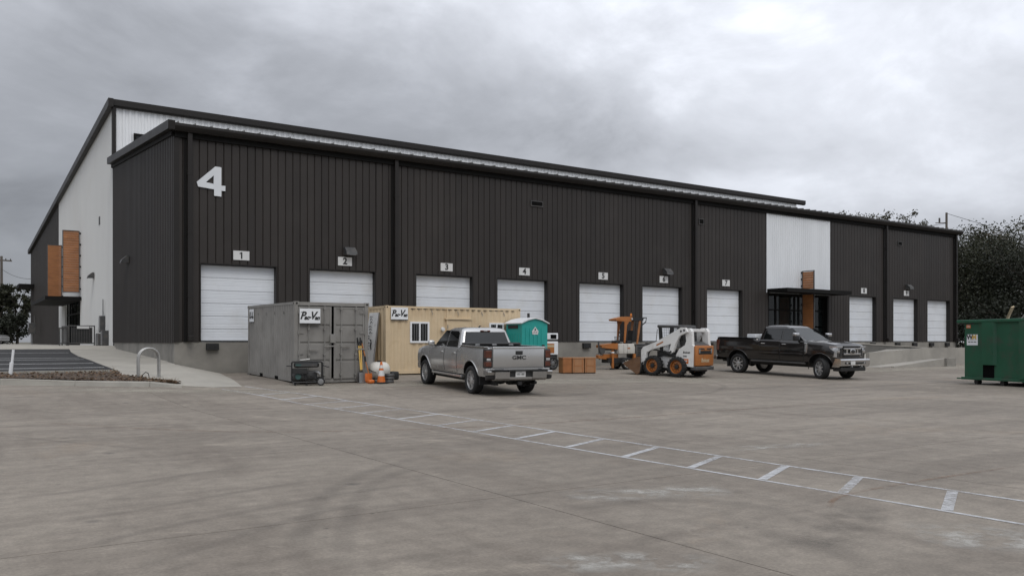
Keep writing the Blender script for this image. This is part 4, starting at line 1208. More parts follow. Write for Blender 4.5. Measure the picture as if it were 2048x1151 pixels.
    # door skins, proud of the body, with dark gaps between them
    for s_ in (1, -1):
        for (a, b) in P['doors']:
            z0 = P['sill'] + .07; z1 = P['belt'] - .02
            m = MB(); rows_ = []
            for z in [z0 + (z1 - z0) * k / 9 for k in range(10)]:
                rows_.append([(x, s_ * (side_w(x, z) + .007), z) for x in (a, a + (b - a) * .33, a + (b - a) * .66, b)])
            m.loft(rows_)
            d_ = m.build('door', pm, t_, 60)
            m = MB(); rows_ = []
            for z in [z0 - .01 + (z1 - z0 + .012) * k / 9 for k in range(10)]:
                rows_.append([(x, s_ * (side_w(x, z) + .003), z) for x in (a - .014, a + (b - a) * .5, b + .014)])
            m.loft(rows_); m.build('door_gap', 'black_plastic', d_, 60)
            xh = a + .10; zh = z1 - .13; yv = side_w(xh, zh)
            m = MB(); m.box(xh, xh + .19, min(s_ * yv, s_ * (yv + .045)), max(s_ * yv, s_ * (yv + .045)), zh, zh + .035, .01); m.build('door_handle', P['handle'], d_)
            if P.get('moulding'):
                zm = P['sill'] + .30; m = MB(); m.box(a + .02, b - .02, min(s_ * side_w(a, zm), s_ * (side_w(a, zm) + .022)), max(s_ * side_w(a, zm), s_ * (side_w(a, zm) + .022)), zm, zm + .06, .008); m.build('moulding', pm, d_)
    # wheels
    tm = wheel_mesh(ra, P['tw'], 0); rm = rim_mesh(ra, P['tw'], P['spokes'], 'alloy')
    for ax in (0, wb):
        for s_ in (1, -1):
            put_wheel(t_, tm, rm, (ax, s_ * (hw - .155), ra - .004), s_ > 0, P['steer'] if ax else 0)
    # flared lips
    for ax in (0, wb):
        for s_ in (1, -1):
            m = MB(); pts = []
            for k in range(17):
                a = R(-8) + (PI + R(16)) * k / 16; x = ax + (P['arch'] + .012) * math.cos(a); z = ra + .02 + (P['arch'] + .012) * math.sin(a)
                pts.append((x, s_ * (side_w(x, max(z, P['sill'] + .02)) + .004), z))
            m.tube(pts, .016, 8); m.build('wheel_arch', pm, t_, 60)
    # under body
    m = MB(); m.box(-1.0, wb + .6, -.55, .55, P['sill'] - .10, P['sill'] + .1); m.box(-.9, wb + .3, -.62, -.5, P['sill'] - .2, P['sill'] - .02); m.box(-.9, wb + .3, .5, .62, P['sill'] - .2, P['sill'] - .02)
    m.cyl((0, -.75, ra), (0, .75, ra), .06, seg=10); m.lathe([(0, -.2), (.13, -.12), (.15, 0), (.13, .12), (0, .2)], (0, .0, ra), 'y', 12)
    m.cyl((wb, -.7, ra), (wb, .7, ra), .05, seg=8); m.cyl((-1.15, -.55, P['sill'] - .12), (1.5, -.5, P['sill'] - .1), .045, seg=8)
    m.box(-1.25, -.7, -.06, .06, P['sill'] - .17, P['sill'] - .08)
    m.build('chassis', 'black_plastic', t_)
    # mirrors
    for s_ in (1, -1):
        xm, zm = P['mirror']; m = MB(); y0 = cabw(zm) + .0
        def yy(a, b): return (min(s_ * a, s_ * b), max(s_ * a, s_ * b))
        a, b = yy(y0 - .03, y0 + .14); m.box(xm - .03, xm + .05, a, b, zm - .05, zm, .01)
        mo = m.build('mirror', 'black_plastic', t_)
        a, b = yy(y0 + .10, y0 + P['mirror_w'])
        m = MB(); m.box(xm - .06, xm + .09, a, b, zm - .06, zm + P['mirror_h'], P['mirror_b']); m.build('mirror_shell', P['mirror_mat'], mo, 50)
        if P['mirror_h'] > .2:
            m = MB(); m.box(xm - .072, xm + .11, a - .004, b + .004, zm + .13, zm + P['mirror_h'] + .006, .03); m.build('mirror_cap', 'chrome', mo, 50)
    # rocker / running board
    for s_ in (1, -1):
        m = MB(); a0, a1 = P['arch'] + .12, wb - P['arch'] - .12; yv = hw * .96
        m.box(a0, a1, min(s_ * (yv - .1), s_ * (yv + .02)), max(s_ * (yv - .1), s_ * (yv + .02)), P['sill'] - .07, P['sill'] + .0, .012); m.build('running_board', P['board'], t_)
    m = MB(); m.tube([(cabf(cz1) - .45, 0, cz1 - .01), (cabf(cz1) - .5, 0, cz1 + .035), (cabf(cz1) - .62, 0, cz1 + .045)], [.03, .02, .008], 6); m.build('roof_antenna', 'black_plastic', t_)
    return t_, side_w, body
MATS['windscreen_glass'] = glass_mat('windscreen_glass', (0.02, 0.024, 0.024), 0.03, 0.25)

# silver pickup seen from behind
GP = dict(paint='silver_paint', wb=3.64, hw=.985, tyre=.405, arch=.525, tw=.28, spokes=6, steer=0.0, sill=.50, belt=1.26, roof=1.885, rail=1.37, bed=(-1.0, .74), bed_depth=.1, tint=True,
          stations=[(-1.13, .965, .55, 1.36, .0), (-.95, .99, .52, 1.37, .0), (.80, 1.0, .50, 1.37, .0), (.84, 1.0, .50, 1.30, .01), (2.6, 1.0, .50, 1.28, .02), (3.0, 1.0, .50, 1.29, .04), (3.9, .985, .50, 1.25, .045), (4.40, .93, .50, 1.17, .03), (4.58, .80, .55, 1.05, .0)],
          cab=(.86, 3.02, 1.10, 2.12), windows=[[(1.13, 1.31), (1.93, 1.31), (1.93, 1.76), (1.36, 1.76), (1.26, 1.70)], [(2.02, 1.31), (2.88, 1.31), (2.66, 1.50), (2.32, 1.76), (2.02, 1.76)]],
          doors=[(.98, 1.93), (1.96, 2.98)], handle='silver_paint', mirror=(2.74, 1.33), mirror_h=.13, mirror_w=.31, mirror_b=.06, mirror_mat='silver_paint', board='silver_paint')
gm_h = R(90 - 7)
gm, gsw, gbody = pickup('pickup_truck', 'silver crew cab pickup truck parked with its tailgate towards the open yard', GP, (13.33, 20.50, .012), gm_h, -R(1.78))
# tailgate
m = MB(); m.box(-1.175, -1.10, -.80, .80, .80, 1.355, .018); tg = m.build('tailgate', 'silver_paint', gm, 40)
MB().box(-1.155, -1.10, -.80, .80, .72, .792, .01).build('tailgate_lower', 'silver_paint', tg)
MB().box(-1.195, -1.09, -.81, .81, 1.335, 1.385, .02).build('tailgate_cap', 'silver_paint', tg)
MB().box(-1.182, -1.16, -.115, .115, 1.165, 1.275, .012).build('handle_bezel', 'black_plastic', tg)
MB().box(-1.192, -1.18, -.075, .075, 1.20, 1.235, .004).build('handle', 'dark_metal', tg)
mesh_obj('badge', text_mesh('GMC', .15, 'sign_black', .006, 0, .003, 1.3), tg, face_mx((-1.180, 0, 1.085), (0, -1, 0), (0, 0, 1)))
MB().box(-1.158, -1.154, .46, .74, .755, .775).build('badge_strip', 'machine_grey', tg); MB().box(-1.158, -1.154, -.74, -.62, .755, .775).build('badge_strip', 'machine_grey', tg)
for s_ in (1, -1):
    m = MB(); a, b = (.815, 1.005) if s_ > 0 else (-1.005, -.815)
    m.box(-1.165, -.93, a, b, .80, 1.325, .02); tl = m.build('taillight', 'black_plastic', gm, 40)
    m = MB(); a, b = (.84, 1.009) if s_ > 0 else (-1.009, -.84)
    m.box(-1.172, -1.0, a, b, 1.08, 1.29, .015); m.box(-1.172, -1.0, a, b, .84, .98, .015); m.build('red_lens', 'red_lens', tl)
    a, b = (.87, .99) if s_ > 0 else (-.99, -.87); MB().box(-1.174, -1.0, a, b, 1.0, 1.065, .01).build('reverse_lens', 'clear_lens', tl)
    MB().box(-1.15, -.96, .79 if s_ > 0 else -1.0, 1.0 if s_ > 0 else -.79, .66, .795, .015).build('corner_panel', 'silver_paint', gm)
m = MB(); prb = [(-1.10, .46), (-1.26, .46), (-1.33, .52), (-1.34, .70), (-1.30, .735), (-1.10, .735)]
for a, b in ((.36, .80), (-.80, -.36)):
    m.prism(prb, 'xz', a, b)
m.prism([(-1.10, .46), (-1.26, .46), (-1.30, .50), (-1.30, .56), (-1.10, .56)], 'xz', -.36, .36)
bp_ = m.build('rear_bumper', 'silver_bumper', gm)
for s_ in (1, -1): MB().prism([(-1.10, .47), (-1.20, .49), (-1.26, .52), (-1.27, .6), (-1.1, .6)], 'xz', *((.80, 1.0) if s_ > 0 else (-1.0, -.80))).build('bumper_step', 'black_plastic', bp_)
MB().box(-1.27, -1.10, -.36, .36, .56, .70).build('plate_recess', 'black_plastic', bp_)
for s_ in (1, -1): MB().prism([(-1.0, .60), (-1.28, .62), (-1.30, .70), (-1.26, .73), (-1.0, .73)], 'xz', *((.801, 1.01) if s_ > 0 else (-1.01, -.801))).build('bumper_end', 'silver_bumper', bp_)
MB().box(-1.35, -1.10, -.88, .88, .737, .752, .005).build('bumper_pad', 'black_plastic', bp_)
pl = MB().box(-1.287, -1.272, -.155, .155, .555, .71).build('licence_plate', 'sign_white', gm)
mesh_obj('plate_number', text_mesh('HFS-1885', .085, 'sign_black', .001, 0, .001, .72), pl, face_mx((-1.2885, 0, .625), (0, -1, 0), (0, 0, 1)))
mesh_obj('plate_state', text_mesh('TEXAS', .03, 'sign_black', .001, 0, 0, .9), pl, face_mx((-1.2885, 0, .69), (0, -1, 0), (0, 0, 1)))
# tonneau roll and its clamps behind the cab
m = MB(); m.box(-.95, .72, -.86, .86, 1.30, 1.345); tn = m.build('tonneau_cover', 'black_plastic', gm)
MB().box(.45, .78, -.9, .9, 1.37, 1.45, .03).build('tonneau_roll', 'black_plastic', tn)
for y in (-.55, 0, .55): MB().box(.40, .46, y - .07, y + .07, 1.36, 1.41, .01).build('clamp', 'steel', tn)
MB().box(-1.0, .82, .86, .99, 1.365, 1.385, .008).build('bed_rail', 'silver_paint', gm); MB().box(-1.0, .82, -.99, -.86, 1.365, 1.385, .008).build('bed_rail', 'silver_paint', gm)
MB().box(-.34, -.30, -.92, -.60, .22, .62).build('mud_flap', 'rubber', gm); MB().box(-.56, -.52, .60, .92, .3, .62).build('mud_flap', 'rubber', gm)
m = MB(); m.lathe([(0, -.28), (.13, -.26), (.15, -.2), (.15, .2), (.13, .26), (0, .28)], (-.75, -.1, .45), 'y', 14); m.build('spare_tank', 'black_plastic', gm)
for s_ in (1, -1):
    m = MB(); m.box(4.15, 4.47, min(s_ * .58, s_ * .84), max(s_ * .58, s_ * .84), .86, 1.04, .02); m.build('headlight', 'clear_lens', gm)
MB().box(4.35, 4.64, -.84, .84, .48, .74, .06).build('front_bumper', 'chrome', gm)
MB().box(4.5, 4.62, -.6, .6, .78, 1.04, .02).build('grille', 'dark_metal', gm)

# dark pickup seen from its front right
FP = dict(paint='brown_black_paint', wb=4.06, hw=1.015, tyre=.42, arch=.57, tw=.28, spokes=8, steer=R(-24), sill=.62, belt=1.46, roof=2.10, rail=1.54, bed=(-1.05, .90), bed_depth=.5, tint=True, moulding=True,
          stations=[(-1.18, .965, .66, 1.53, .0), (-1.0, .99, .63, 1.54, .0), (.96, 1.0, .62, 1.54, .0), (1.0, 1.0, .62, 1.49, .01), (2.9, 1.0, .62, 1.47, .03), (3.3, 1.0, .62, 1.48, .06), (4.3, .995, .62, 1.44, .065), (4.66, .975, .62, 1.39, .05), (4.78, .94, .66, 1.31, .0)],
          cab=(1.02, 3.42, 1.18, 2.42), windows=[[(1.27, 1.51), (2.14, 1.51), (2.14, 1.96), (1.42, 1.96), (1.34, 1.90)], [(2.23, 1.51), (3.22, 1.51), (2.98, 1.70), (2.62, 1.96), (2.23, 1.96)]],
          doors=[(1.14, 2.15), (2.18, 3.30)], handle='chrome', mirror=(3.0, 1.54), mirror_h=.26, mirror_w=.35, mirror_b=.04, mirror_mat='black_plastic', board='machine_grey')
fd, fsw, fbody = pickup('pickup_truck', 'dark brown crew cab pickup truck with chrome grille and bumper facing the yard', FP, (29.52, 24.95, .150), R(-90 + 2), R(1.75))
m = MB(); m.box(4.710, 4.805, -.56, .56, .86, 1.34, .03); gr = m.build('grille', 'black_plastic', fd, 40)
for z in (1.19, .98): MB().box(4.780, 4.850, -.58, .58, z, z + .065, .012).build('grille_bar', 'chrome', gr)
MB().box(4.785, 4.835, -.58, .58, 1.30, 1.335, .008).build('grille_bar', 'brown_black_paint', gr)
for y in (-.36, .36): MB().box(4.790, 4.840, y - .05, y + .05, 1.02, 1.22, .01).build('grille_bar', 'chrome', gr)
m = MB(); m.M = Matrix.Translation((4.835, 0, 1.115)) @ Matrix.Diagonal((1, 1.55, .8, 1)); m.lathe([(.10, 0), (.125, .012), (.13, .03), (.11, .035), (0, .03)], (0, 0, 0), 'x', 20); m.M = None; m.build('oval_badge', 'chrome', gr, 40)
m = MB(); m.M = Matrix.Translation((4.868, 0, 1.115)) @ Matrix.Diagonal((1, 1.55, .8, 1)); m.lathe([(.095, 0), (.09, .003), (0, .003)], (0, 0, 0), 'x', 20); m.M = None; m.build('badge_face', 'sign_black', gr, 40)
for s_ in (1, -1):
    def yy(a, b): return (min(s_ * a, s_ * b), max(s_ * a, s_ * b))
    a, b = yy(.60, .985); m = MB(); m.box(4.430, 4.780, a, b, .88, 1.30, .03); hl = m.build('headlight', 'clear_lens', fd, 40)
    a, b = yy(.64, .76); MB().box(4.750, 4.795, a, b, .93, 1.24, .01).build('headlight_recess', 'black_plastic', hl)
    a, b = yy(.78, .96); MB().box(4.750, 4.798, a, b, 1.06, 1.16, .01).build('reflector', 'chrome', hl)
    a, b = yy(.60, .99); MB().box(4.450, 4.805, a, b, 1.27, 1.315, .008).build('headlight_trim', 'chrome', hl)
    a, b = yy(.5, .7); MB().box(4.985, 5.010, a, b, .63, .71, .008).build('fog_lamp', 'black_plastic', fd)
    a, b = yy(.55, .64); MB().box(5.000, 5.020, a, b, .64, .70, .01).build('fog_lens', 'clear_lens', fd)
    a, b = yy(.3, .36); MB().tube([(4.850, s_ * .34, .56), (5.050, s_ * .34, .56), (5.070, s_ * .34, .52), (4.970, s_ * .34, .5)], .018, 6).build('tow_hook', 'steel', fd)
prb = [(4.450, .50), (4.850, .50), (4.980, .56), (5.000, .78), (4.950, .83), (4.650, .84)]
m = MB(); m.prism(prb, 'xz', -.72, .72)
for s_ in (1, -1):
    q = s_ * .72; e = s_ * 1.0
    m.loft([[(x, q, z) for x, z in prb], [(4.6 + (x - 4.450) * .72, e, z) for x, z in prb]], closed=True, caps=True)
fb = m.build('front_bumper', 'chrome', fd, 30)
MB().box(4.970, 5.007, -.44, .44, .62, .70, .006).build('air_slot', 'black_plastic', fb)
MB().box(4.550, 4.910, -.86, .86, .34, .50, .03).build('air_dam', 'black_plastic', fd)
pl = MB().box(5.008, 5.020, -.36, -.06, .60, .74).build('licence_plate', 'sign_white', fd)
for s_ in (1, -1):
    m = MB(); yv = fsw(3.42, 1.2) + .008
    m.tube([(3.36, s_ * yv, 1.40), (3.48, s_ * yv, 1.40), (3.48, s_ * yv, 1.2), (3.45, s_ * yv, 1.02), (3.38, s_ * yv, .98)], .022, 6); m.box(3.37, 3.47, min(s_ * (yv - .02), s_ * (yv + .012)), max(s_ * (yv - .02), s_ * (yv + .012)), 1.05, 1.38); m.build('fender_vent', 'chrome', fd)
    a, b = (.86, 1.0) if s_ > 0 else (-1.0, -.86)
    m = MB(); m.box(-1.20, -1.02, a, b, .95, 1.42, .02); m.build('taillight', 'red_lens', fd)
    MB().box(-1.14, .98, min(s_ * .86, s_ * 1.0), max(s_ * .86, s_ * 1.0), 1.535, 1.555, .008).build('bed_rail', 'black_plastic', fd)
m = MB(); m.box(-1.22, -1.17, -.84, .84, .76, 1.52, .015); m.build('tailgate', 'brown_black_paint', fd)
MB().box(-1.36, -1.15, -.98, .98, .52, .72, .03).build('rear_bumper', 'chrome', fd)
MB().box(-.62, -.55, -.93, -.58, .26, .62).build('mud_flap', 'rubber', fd); MB().box(.4, .86, -.9, .9, 1.42, 1.70, .02).build('tool_box', 'sign_grey', fd)

# ------------------------------------------------------------------ skid steer loader
def rect_prism(m, pts, s_, y0, y1):
    a, b = sorted((s_ * y0, s_ * y1)); m.prism(pts, 'xz', a, b); return m
sk = thing('skid_steer_loader', 'white skid steer loader with orange wheels and an orange rear door', 'loader', (24.30, 24.42, .132), math.atan2(.97, -.22), None, -R(1.6))
m = MB(); m.prism([(-1.12, .42), (.62, .30), (.80, .45), (.72, .72), (-.35, .80), (-.55, 1.10), (-1.12, 1.16)], 'xz', -.50, .50); m.build('chassis', 'bobcat_white', sk)
MB().box(-1.15, .5, -.44, .44, .24, .42).build('belly_pan', 'dark_metal', sk)
for s_ in (1, -1):
    m = MB(); rect_prism(m, [(-1.22, .42), (-.70, .46), (-.44, .84), (-.58, 1.10), (-.84, 1.26), (-.90, 1.42), (-.84, 1.80), (-.90, 1.92), (-1.04, 1.92), (-1.12, 1.80), (-1.16, 1.28), (-1.22, 1.24)], s_, .52, .70); m.build('upright', 'bobcat_white', sk)
    m = MB(); rect_prism(m, [(-1.02, 1.78), (-.92, 1.94), (-.72, 1.95), (-.55, 1.84), (.40, 1.36), (1.0, 1.14), (1.10, 1.02), (1.10, .52), (.98, .42), (.86, .52), (.84, .92), (.62, 1.04), (-.02, 1.22), (-.30, 1.30), (-.22, 1.02), (-.30, .92), (-.40, .98), (-.52, 1.34), (-.68, 1.62)], s_, .715, .84)
    arm = m.build('lift_arm', 'bobcat_white', sk)
    for x, z in ((-.88, 1.84), (-.30, .99), (1.0, .5), (-.74, 1.80)): MB().cyl((x, s_ * .70, z), (x, s_ * .855, z), .04, seg=10).build('pivot_pin', 'dark_metal', arm)
    m = MB(); m.M = Matrix.Translation((.22, s_ * .843, 1.295)) @ Matrix.Rotation(R(25), 4, 'Y'); m.box(-.17, .17, -.002, .002, -.028, .028); m.M = None; m.build('decal', 'machine_orange', arm)
    m = MB(); m.cyl((-.62, s_ * .62, .72), (.15, s_ * .62, .98), .05, seg=10); m.cyl((.15, s_ * .62, .98), (.7, s_ * .62, 1.05), .028, seg=8); m.build('lift_cylinder', 'dark_metal', sk)
    m = MB(); m.cyl((.95, s_ * .45, 1.0), (1.12, s_ * .45, .55), .04, seg=8); m.build('tilt_cylinder', 'dark_metal', sk)
    MB().box(-.45, .5, min(s_ * .505, s_ * .58), max(s_ * .505, s_ * .58), .78, .98).build('side_panel', 'dark_metal', sk)
    rt = (0, -1 * s_, 0)
    nx = face_mx((-.92, s_ * .703, .98), (-s_, 0, 0), (0, 0, 1))
    mesh_obj('lettering', text_mesh('Bobcat', .11, 'sign_black', .001, .15, .004), sk, nx)
    mesh_obj('lettering', text_mesh('S650', .085, 'machine_grey', .001, 0, .003), sk, face_mx((-.86, s_ * .703, .83), (-s_, 0, 0), (0, 0, 1)))
    MB().box(-1.02, -.78, min(s_ * .70, s_ * .704), max(s_ * .70, s_ * .704), .55, .73).build('decal', 'cone_orange', sk)
    mesh_obj('lettering', text_mesh('RM', .1, 'sign_white', .001, 0, .004), sk, face_mx((-.90, s_ * .706, .64), (-s_, 0, 0), (0, 0, 1)))
m = MB(); m.box(-1.0, -.82, -.52, .52, 1.78, 1.90, .02); m.build('cross_bar', 'bobcat_white', sk)
rd = MB().box(-1.34, -1.225, -.66, .66, .46, 1.26, .04).build('rear_door', 'machine_orange', sk, 40)
MB().box(-1.352, -1.335, -.50, .50, .92, 1.16, .01).build('rear_grille', 'black_plastic', rd)
for z in (.98, 1.06): MB().box(-1.362, -1.35, -.40, .40, z, z + .03).build('grille_slat', 'machine_orange' if z > 1 else 'dark_metal', rd)
for y in (-.44, .44): MB().box(-1.366, -1.35, y - .04, y + .04, .96, 1.12, .01).build('tail_lamp', 'clear_lens', rd)
m = MB(); m.add([(-1.354, .14, 1.17), (-1.354, -.14, 1.17), (-1.354, 0, 1.05)], [[0, 1, 2]]); m.build('badge', 'machine_orange', rd, fix=False)
mesh_obj('lettering', text_mesh('Bobcat', .21, 'wood_board', .003, .15, .006), rd, face_mx((-1.343, 0, .68), (0, -1, 0), (0, 0, 1)))
MB().box(-1.36, -1.1, -.68, .68, .30, .44, .03).build('rear_bumper', 'machine_grey', sk)
m = MB(); m.prism([(-1.22, 1.18), (-.55, 1.18), (-.55, 1.42), (-.9, 1.40), (-1.24, 1.27)], 'xz', -.50, .50); m.build('engine_hood', 'machine_grey', sk)
m = MB(); m.tube([(-.9, .2, 1.4), (-.9, .2, 1.62), (-.98, .2, 1.68)], .045, 8); m.build('exhaust_pipe', 'dark_metal', sk)
# cab
m = MB(); m.box(-.62, .62, -.47, .47, 1.92, 2.04, .04); m.prism([(-.64, 1.98), (-.70, 1.25), (-.56, 1.25), (-.36, 1.70), (-.30, 1.96)], 'xz', -.45, .45); cb = m.build('cab_roof', 'machine_grey', sk, 40)
for s_ in (1, -1):
    m = MB(); rect_prism(m, [(.56, 1.97), (.44, 1.97), (.34, 1.0), (.46, 1.0)], s_, .38, .46); m.build('cab_post', 'black_plastic', sk)
    m = MB(); rect_prism(m, [(-.02, 1.97), (-.14, 1.97), (-.10, 1.15), (.0, 1.15)], s_, .40, .46); m.build('cab_post', 'black_plastic', sk)
    m = MB(); rect_prism(m, [(-.40, 1.97), (-.56, 1.97), (-.62, 1.1), (-.5, 1.1)], s_, .38, .46); m.build('cab_post', 'black_plastic', sk)
    m = MB(); yv = s_ * .43
    for k in range(11): m.box(-.5 + k * .085, -.494 + k * .085, yv - .004, yv + .004, 1.12, 1.96)
    for k in range(9): m.box(-.52, .42, yv - .004, yv + .004, 1.16 + k * .095, 1.166 + k * .095)
    m.build('side_mesh', 'dark_metal', sk)
    m = MB(); m.tube([(.60, s_ * .45, 1.0), (.64, s_ * .47, 1.4), (.60, s_ * .46, 1.86)], .014, 6); m.build('grab_rail', 'machine_grey', sk)
m = MB(); m.box(-.45, .0, -.26, .26, .85, 1.02, .05); m.box(-.5, -.36, -.26, .26, 1.02, 1.62, .05); m.build('seat', 'seat_black', sk)
# bucket
bk = MB(); prof = [(1.10, .74), (1.06, .34), (1.10, .14), (1.22, .05), (1.84, .40)]
bk.loft([[(x, -.93, z) for x, z in prof], [(x, .93, z) for x, z in prof]])
bk.loft([[(x + .02, -.93, z + .02) for x, z in prof], [(x + .02, .93, z + .02) for x, z in prof]])
bo = bk.build('bucket', 'machine_grey', sk)
for y in (-.95, .93):
    m = MB(); m.prism([(1.08, .76), (1.05, .30), (1.10, .08), (1.22, .02), (1.90, .41), (1.88, .46), (1.2, .74)], 'xz', y, y + .02); m.build('bucket_side', 'bucket_brown', bo)
MB().prism([(1.80, .36), (1.94, .44), (1.93, .47), (1.79, .39)], 'xz', -.95, .95).build('cutting_edge', 'steel', bo)
tm = wheel_mesh(.39, .29, 18); rm = rim_mesh(.39, .29, 0, 'machine_orange', 'steel')
for x in (-.56, .56):
    for s_ in (1, -1): put_wheel(sk, tm, rm, (x, s_ * .75, .405), s_ > 0)

# ------------------------------------------------------------------ ride-on trencher
tr = thing('ride_on_trencher', 'white and orange ride-on trencher with an orange sunshade frame', 'trencher', (25.35, 28.9, .256), R(176))
bdy = MB().box(-.68, .42, -.45, .45, .70, 1.16, .05).build('body_cowl', 'cream_tank', tr, 40)
for x in (.12, -.14): MB().box(x - .006, x + .006, .449, .454, .73, 1.13).build('panel_seam', 'machine_grey', bdy)
MB().box(-.32, -.14, .450, .455, .92, .98).build('decal', 'machine_orange', bdy)
MB().box(-1.50, -.69, -.5, .5, .52, 1.08, .04).build('engine_hood', 'machine_grey', tr, 40)
m = MB()
for k in range(5): m.box(-1.4, -.8, .502, .51, .6 + k * .09, .63 + k * .09)
m.build('hood_louvre', 'dark_hole', tr)
MB().box(-1.45, -.6, -.35, .52, 1.08, 1.15, .03).build('hood_top', 'machine_grey', tr, 40)
m = MB(); m.prism([(.42, .90), (1.5, .98), (1.52, 1.10), (.7, 1.18), (.42, 1.18)], 'xz', -.3, .3); m.build('nose_cowl', 'machine_orange', tr)
m = MB(); m.prism([(.30, .40), (1.62, .50), (1.66, .64), (1.4, .72), (.30, .70)], 'xz', -.12, .16); m.build('boom', 'machine_orange', tr)
m = MB()
for k in range(16): m.box(.35 + k * .08, .40 + k * .08, -.13, .17, .69 if k < 13 else .64, .78 if k < 13 else .72)
m.build('digging_chain', 'galv_steel', tr)
m = MB(); m.cyl((.5, .1, .88), (1.55, .1, .92), .035, seg=8); m.cyl((1.52, .1, .45), (1.6, .1, 1.24), .05, seg=8); m.lathe([(0, -.05), (.17, -.05), (.17, .05), (0, .05)], (1.42, .2, .86), 'y', 14); m.build('auger_drive', 'machine_grey', tr)
m = MB(); m.box(.76, .88, .30, .42, .06, .86, .01); st_ = m.build('stabiliser_leg', 'machine_orange', tr)
MB().cyl((.82, .36, .0), (.82, .36, .06), .16, seg=14).build('foot', 'dark_metal', st_)
MB().box(.75, .89, .29, .43, .74, .80).build('band', 'vinyl_white', st_)
MB().box(-1.3, 1.1, -.36, .36, .30, .52).build('frame', 'black_plastic', tr)
MB().box(-1.05, -.55, .36, .48, .44, .70).build('step_bracket', 'machine_orange', tr)
tm = wheel_mesh(.27, .2, 0); rm = rim_mesh(.27, .2, 5, 'cream_tank')
for x in (0, -1.2):
    for s_ in (1, -1): put_wheel(tr, tm, rm, (x, s_ * .50, .265), s_ > 0)
# sunshade: orange front half, dark rear half
m = MB(); m.prism([(.62, 2.26), (.60, 2.19), (-.10, 2.16), (-.46, 2.16), (-.50, 2.38), (-.1, 2.38), (.3, 2.32)], 'xz', -.36, .42); cn = m.build('sunshade', 'machine_orange', tr)
m = MB(); m.prism([(-.50, 2.35), (-.50, 2.20), (-1.25, 2.20), (-1.3, 2.35)], 'xz', -.36, .42); m.build('sunshade_rear', 'black_plastic', cn)
for y in (.4, -.3): MB().tube([(-1.25, y, 2.33), (-1.5, y, 2.35), (-1.45, y, 2.15), (-1.2, y, 2.02)], .03, 6).build('guard_loop', 'black_plastic', cn)
m = MB(); m.lathe([(0, .12), (.05, .11), (.06, .04), (.07, .0), (0, 0)], (-.62, .1, 2.42), 'z', 12); m.cyl((-.62, .1, 2.34), (-.62, .1, 2.43), .02, seg=6); m.build('beacon', 'amber_lens', cn, 50)
MB().lathe([(0, 0), (.05, .01), (.055, .05), (0, .06)], (-.44, .43, 2.27), 'y', 10).build('work_lamp', 'clear_lens', cn)
for y in (.38, -.34):
    m = MB(); m.prism([(-.02, 1.2), (.06, 1.2), (.02, 2.0), (.04, 2.18), (-.3, 2.18), (-.14, 2.0)], 'xz', y - .03, y + .03); m.build('sunshade_post', 'machine_orange', tr)
    m = MB(); m.prism([(-.80, 1.15), (-.90, 1.15), (-1.12, 2.2), (-.98, 2.2)], 'xz', y - .025, y + .025); m.build('sunshade_post', 'orange_screen', tr)
m = MB(); m.box(-.62, -.25, -.2, .28, 1.16, 1.3, .05); m.prism([(-.56, 1.25), (-.78, 1.25), (-.84, 1.72), (-.62, 1.76)], 'xz', -.2, .3); m.build('seat', 'seat_black', tr)
m = MB(); m.tube([(.2, .1, 1.16), (.12, .1, 1.5)], .03, 8)
m.M = Matrix.Translation((.10, .1, 1.54)) @ Matrix.Rotation(R(-55), 4, 'Y'); m.tube([(.19 * math.cos(2 * PI * k / 18), .19 * math.sin(2 * PI * k / 18), 0) for k in range(19)], .018, 6); m.tube([(-.18, 0, 0), (.18, 0, 0)], .012, 5); m.M = None; m.build('steering_wheel', 'black_plastic', tr)
m = MB(); m.box(.25, .55, -.2, .3, 1.18, 1.30, .02)
for k in range(4): m.cyl((.3 + k * .08, .2, 1.28), (.34 + k * .08, .22, 1.46), .016, seg=6); m.lathe([(0, .03), (.03, .0), (0, -.03)], (.34 + k * .08, .22, 1.47), 'z', 8)
m.build('control_levers', 'black_plastic', tr)

for ch in tr.children:
    if ch.name.startswith('wheel'): ch.location.x *= .82; ch.location.y *= .8
    else:
        ch.data.transform(Matrix.Diagonal((.82, .72, 1, 1)))
        for g_ in ch.children:
            if g_.type == 'MESH': g_.data.transform(Matrix.Diagonal((.82, .72, 1, 1)))
# ------------------------------------------------------------------ orange boxes in front of the trencher
for i, (dx, wv, lab) in enumerate(((0, .40, 'dark ribbed orange crate at the toilet end of the row of crates'), (.43, .52, 'plain orange crate standing in the middle of the row of three'), (.98, .50, 'orange crate at the trencher end of the row of crates'))):
    bxo = thing('storage_crate', lab, 'crate', (20.52 + dx * .97, 26.93 - dx * .24, gz(26.8)), R(-14), 'orange crates in a row')
    MB().box(.01, wv, 0, .46, .03, .60, .02).build('tub', 'orange_screen' if i == 0 else 'crate_tan', bxo)
    MB().box(-.005, wv + .015, -.015, .475, .60, .655, .015).build('lid', 'orange_screen' if i == 0 else 'crate_tan', bxo)
    MB().box(.03, wv - .02, .02, .44, 0, .032).build('base', 'black_plastic', bxo)
    m = MB()
    if i == 0:
        for k in range(6): m.box(.04 + k * .06, .062 + k * .06, -.012, .012, .06, .58)
    else:
        for k in (.06, wv - .09): m.box(k, k + .03, -.012, .012, .06, .58)
        m.box(.1, wv - .1, -.008, .012, .30, .33)
    m.build('ribs', 'orange_screen', bxo)
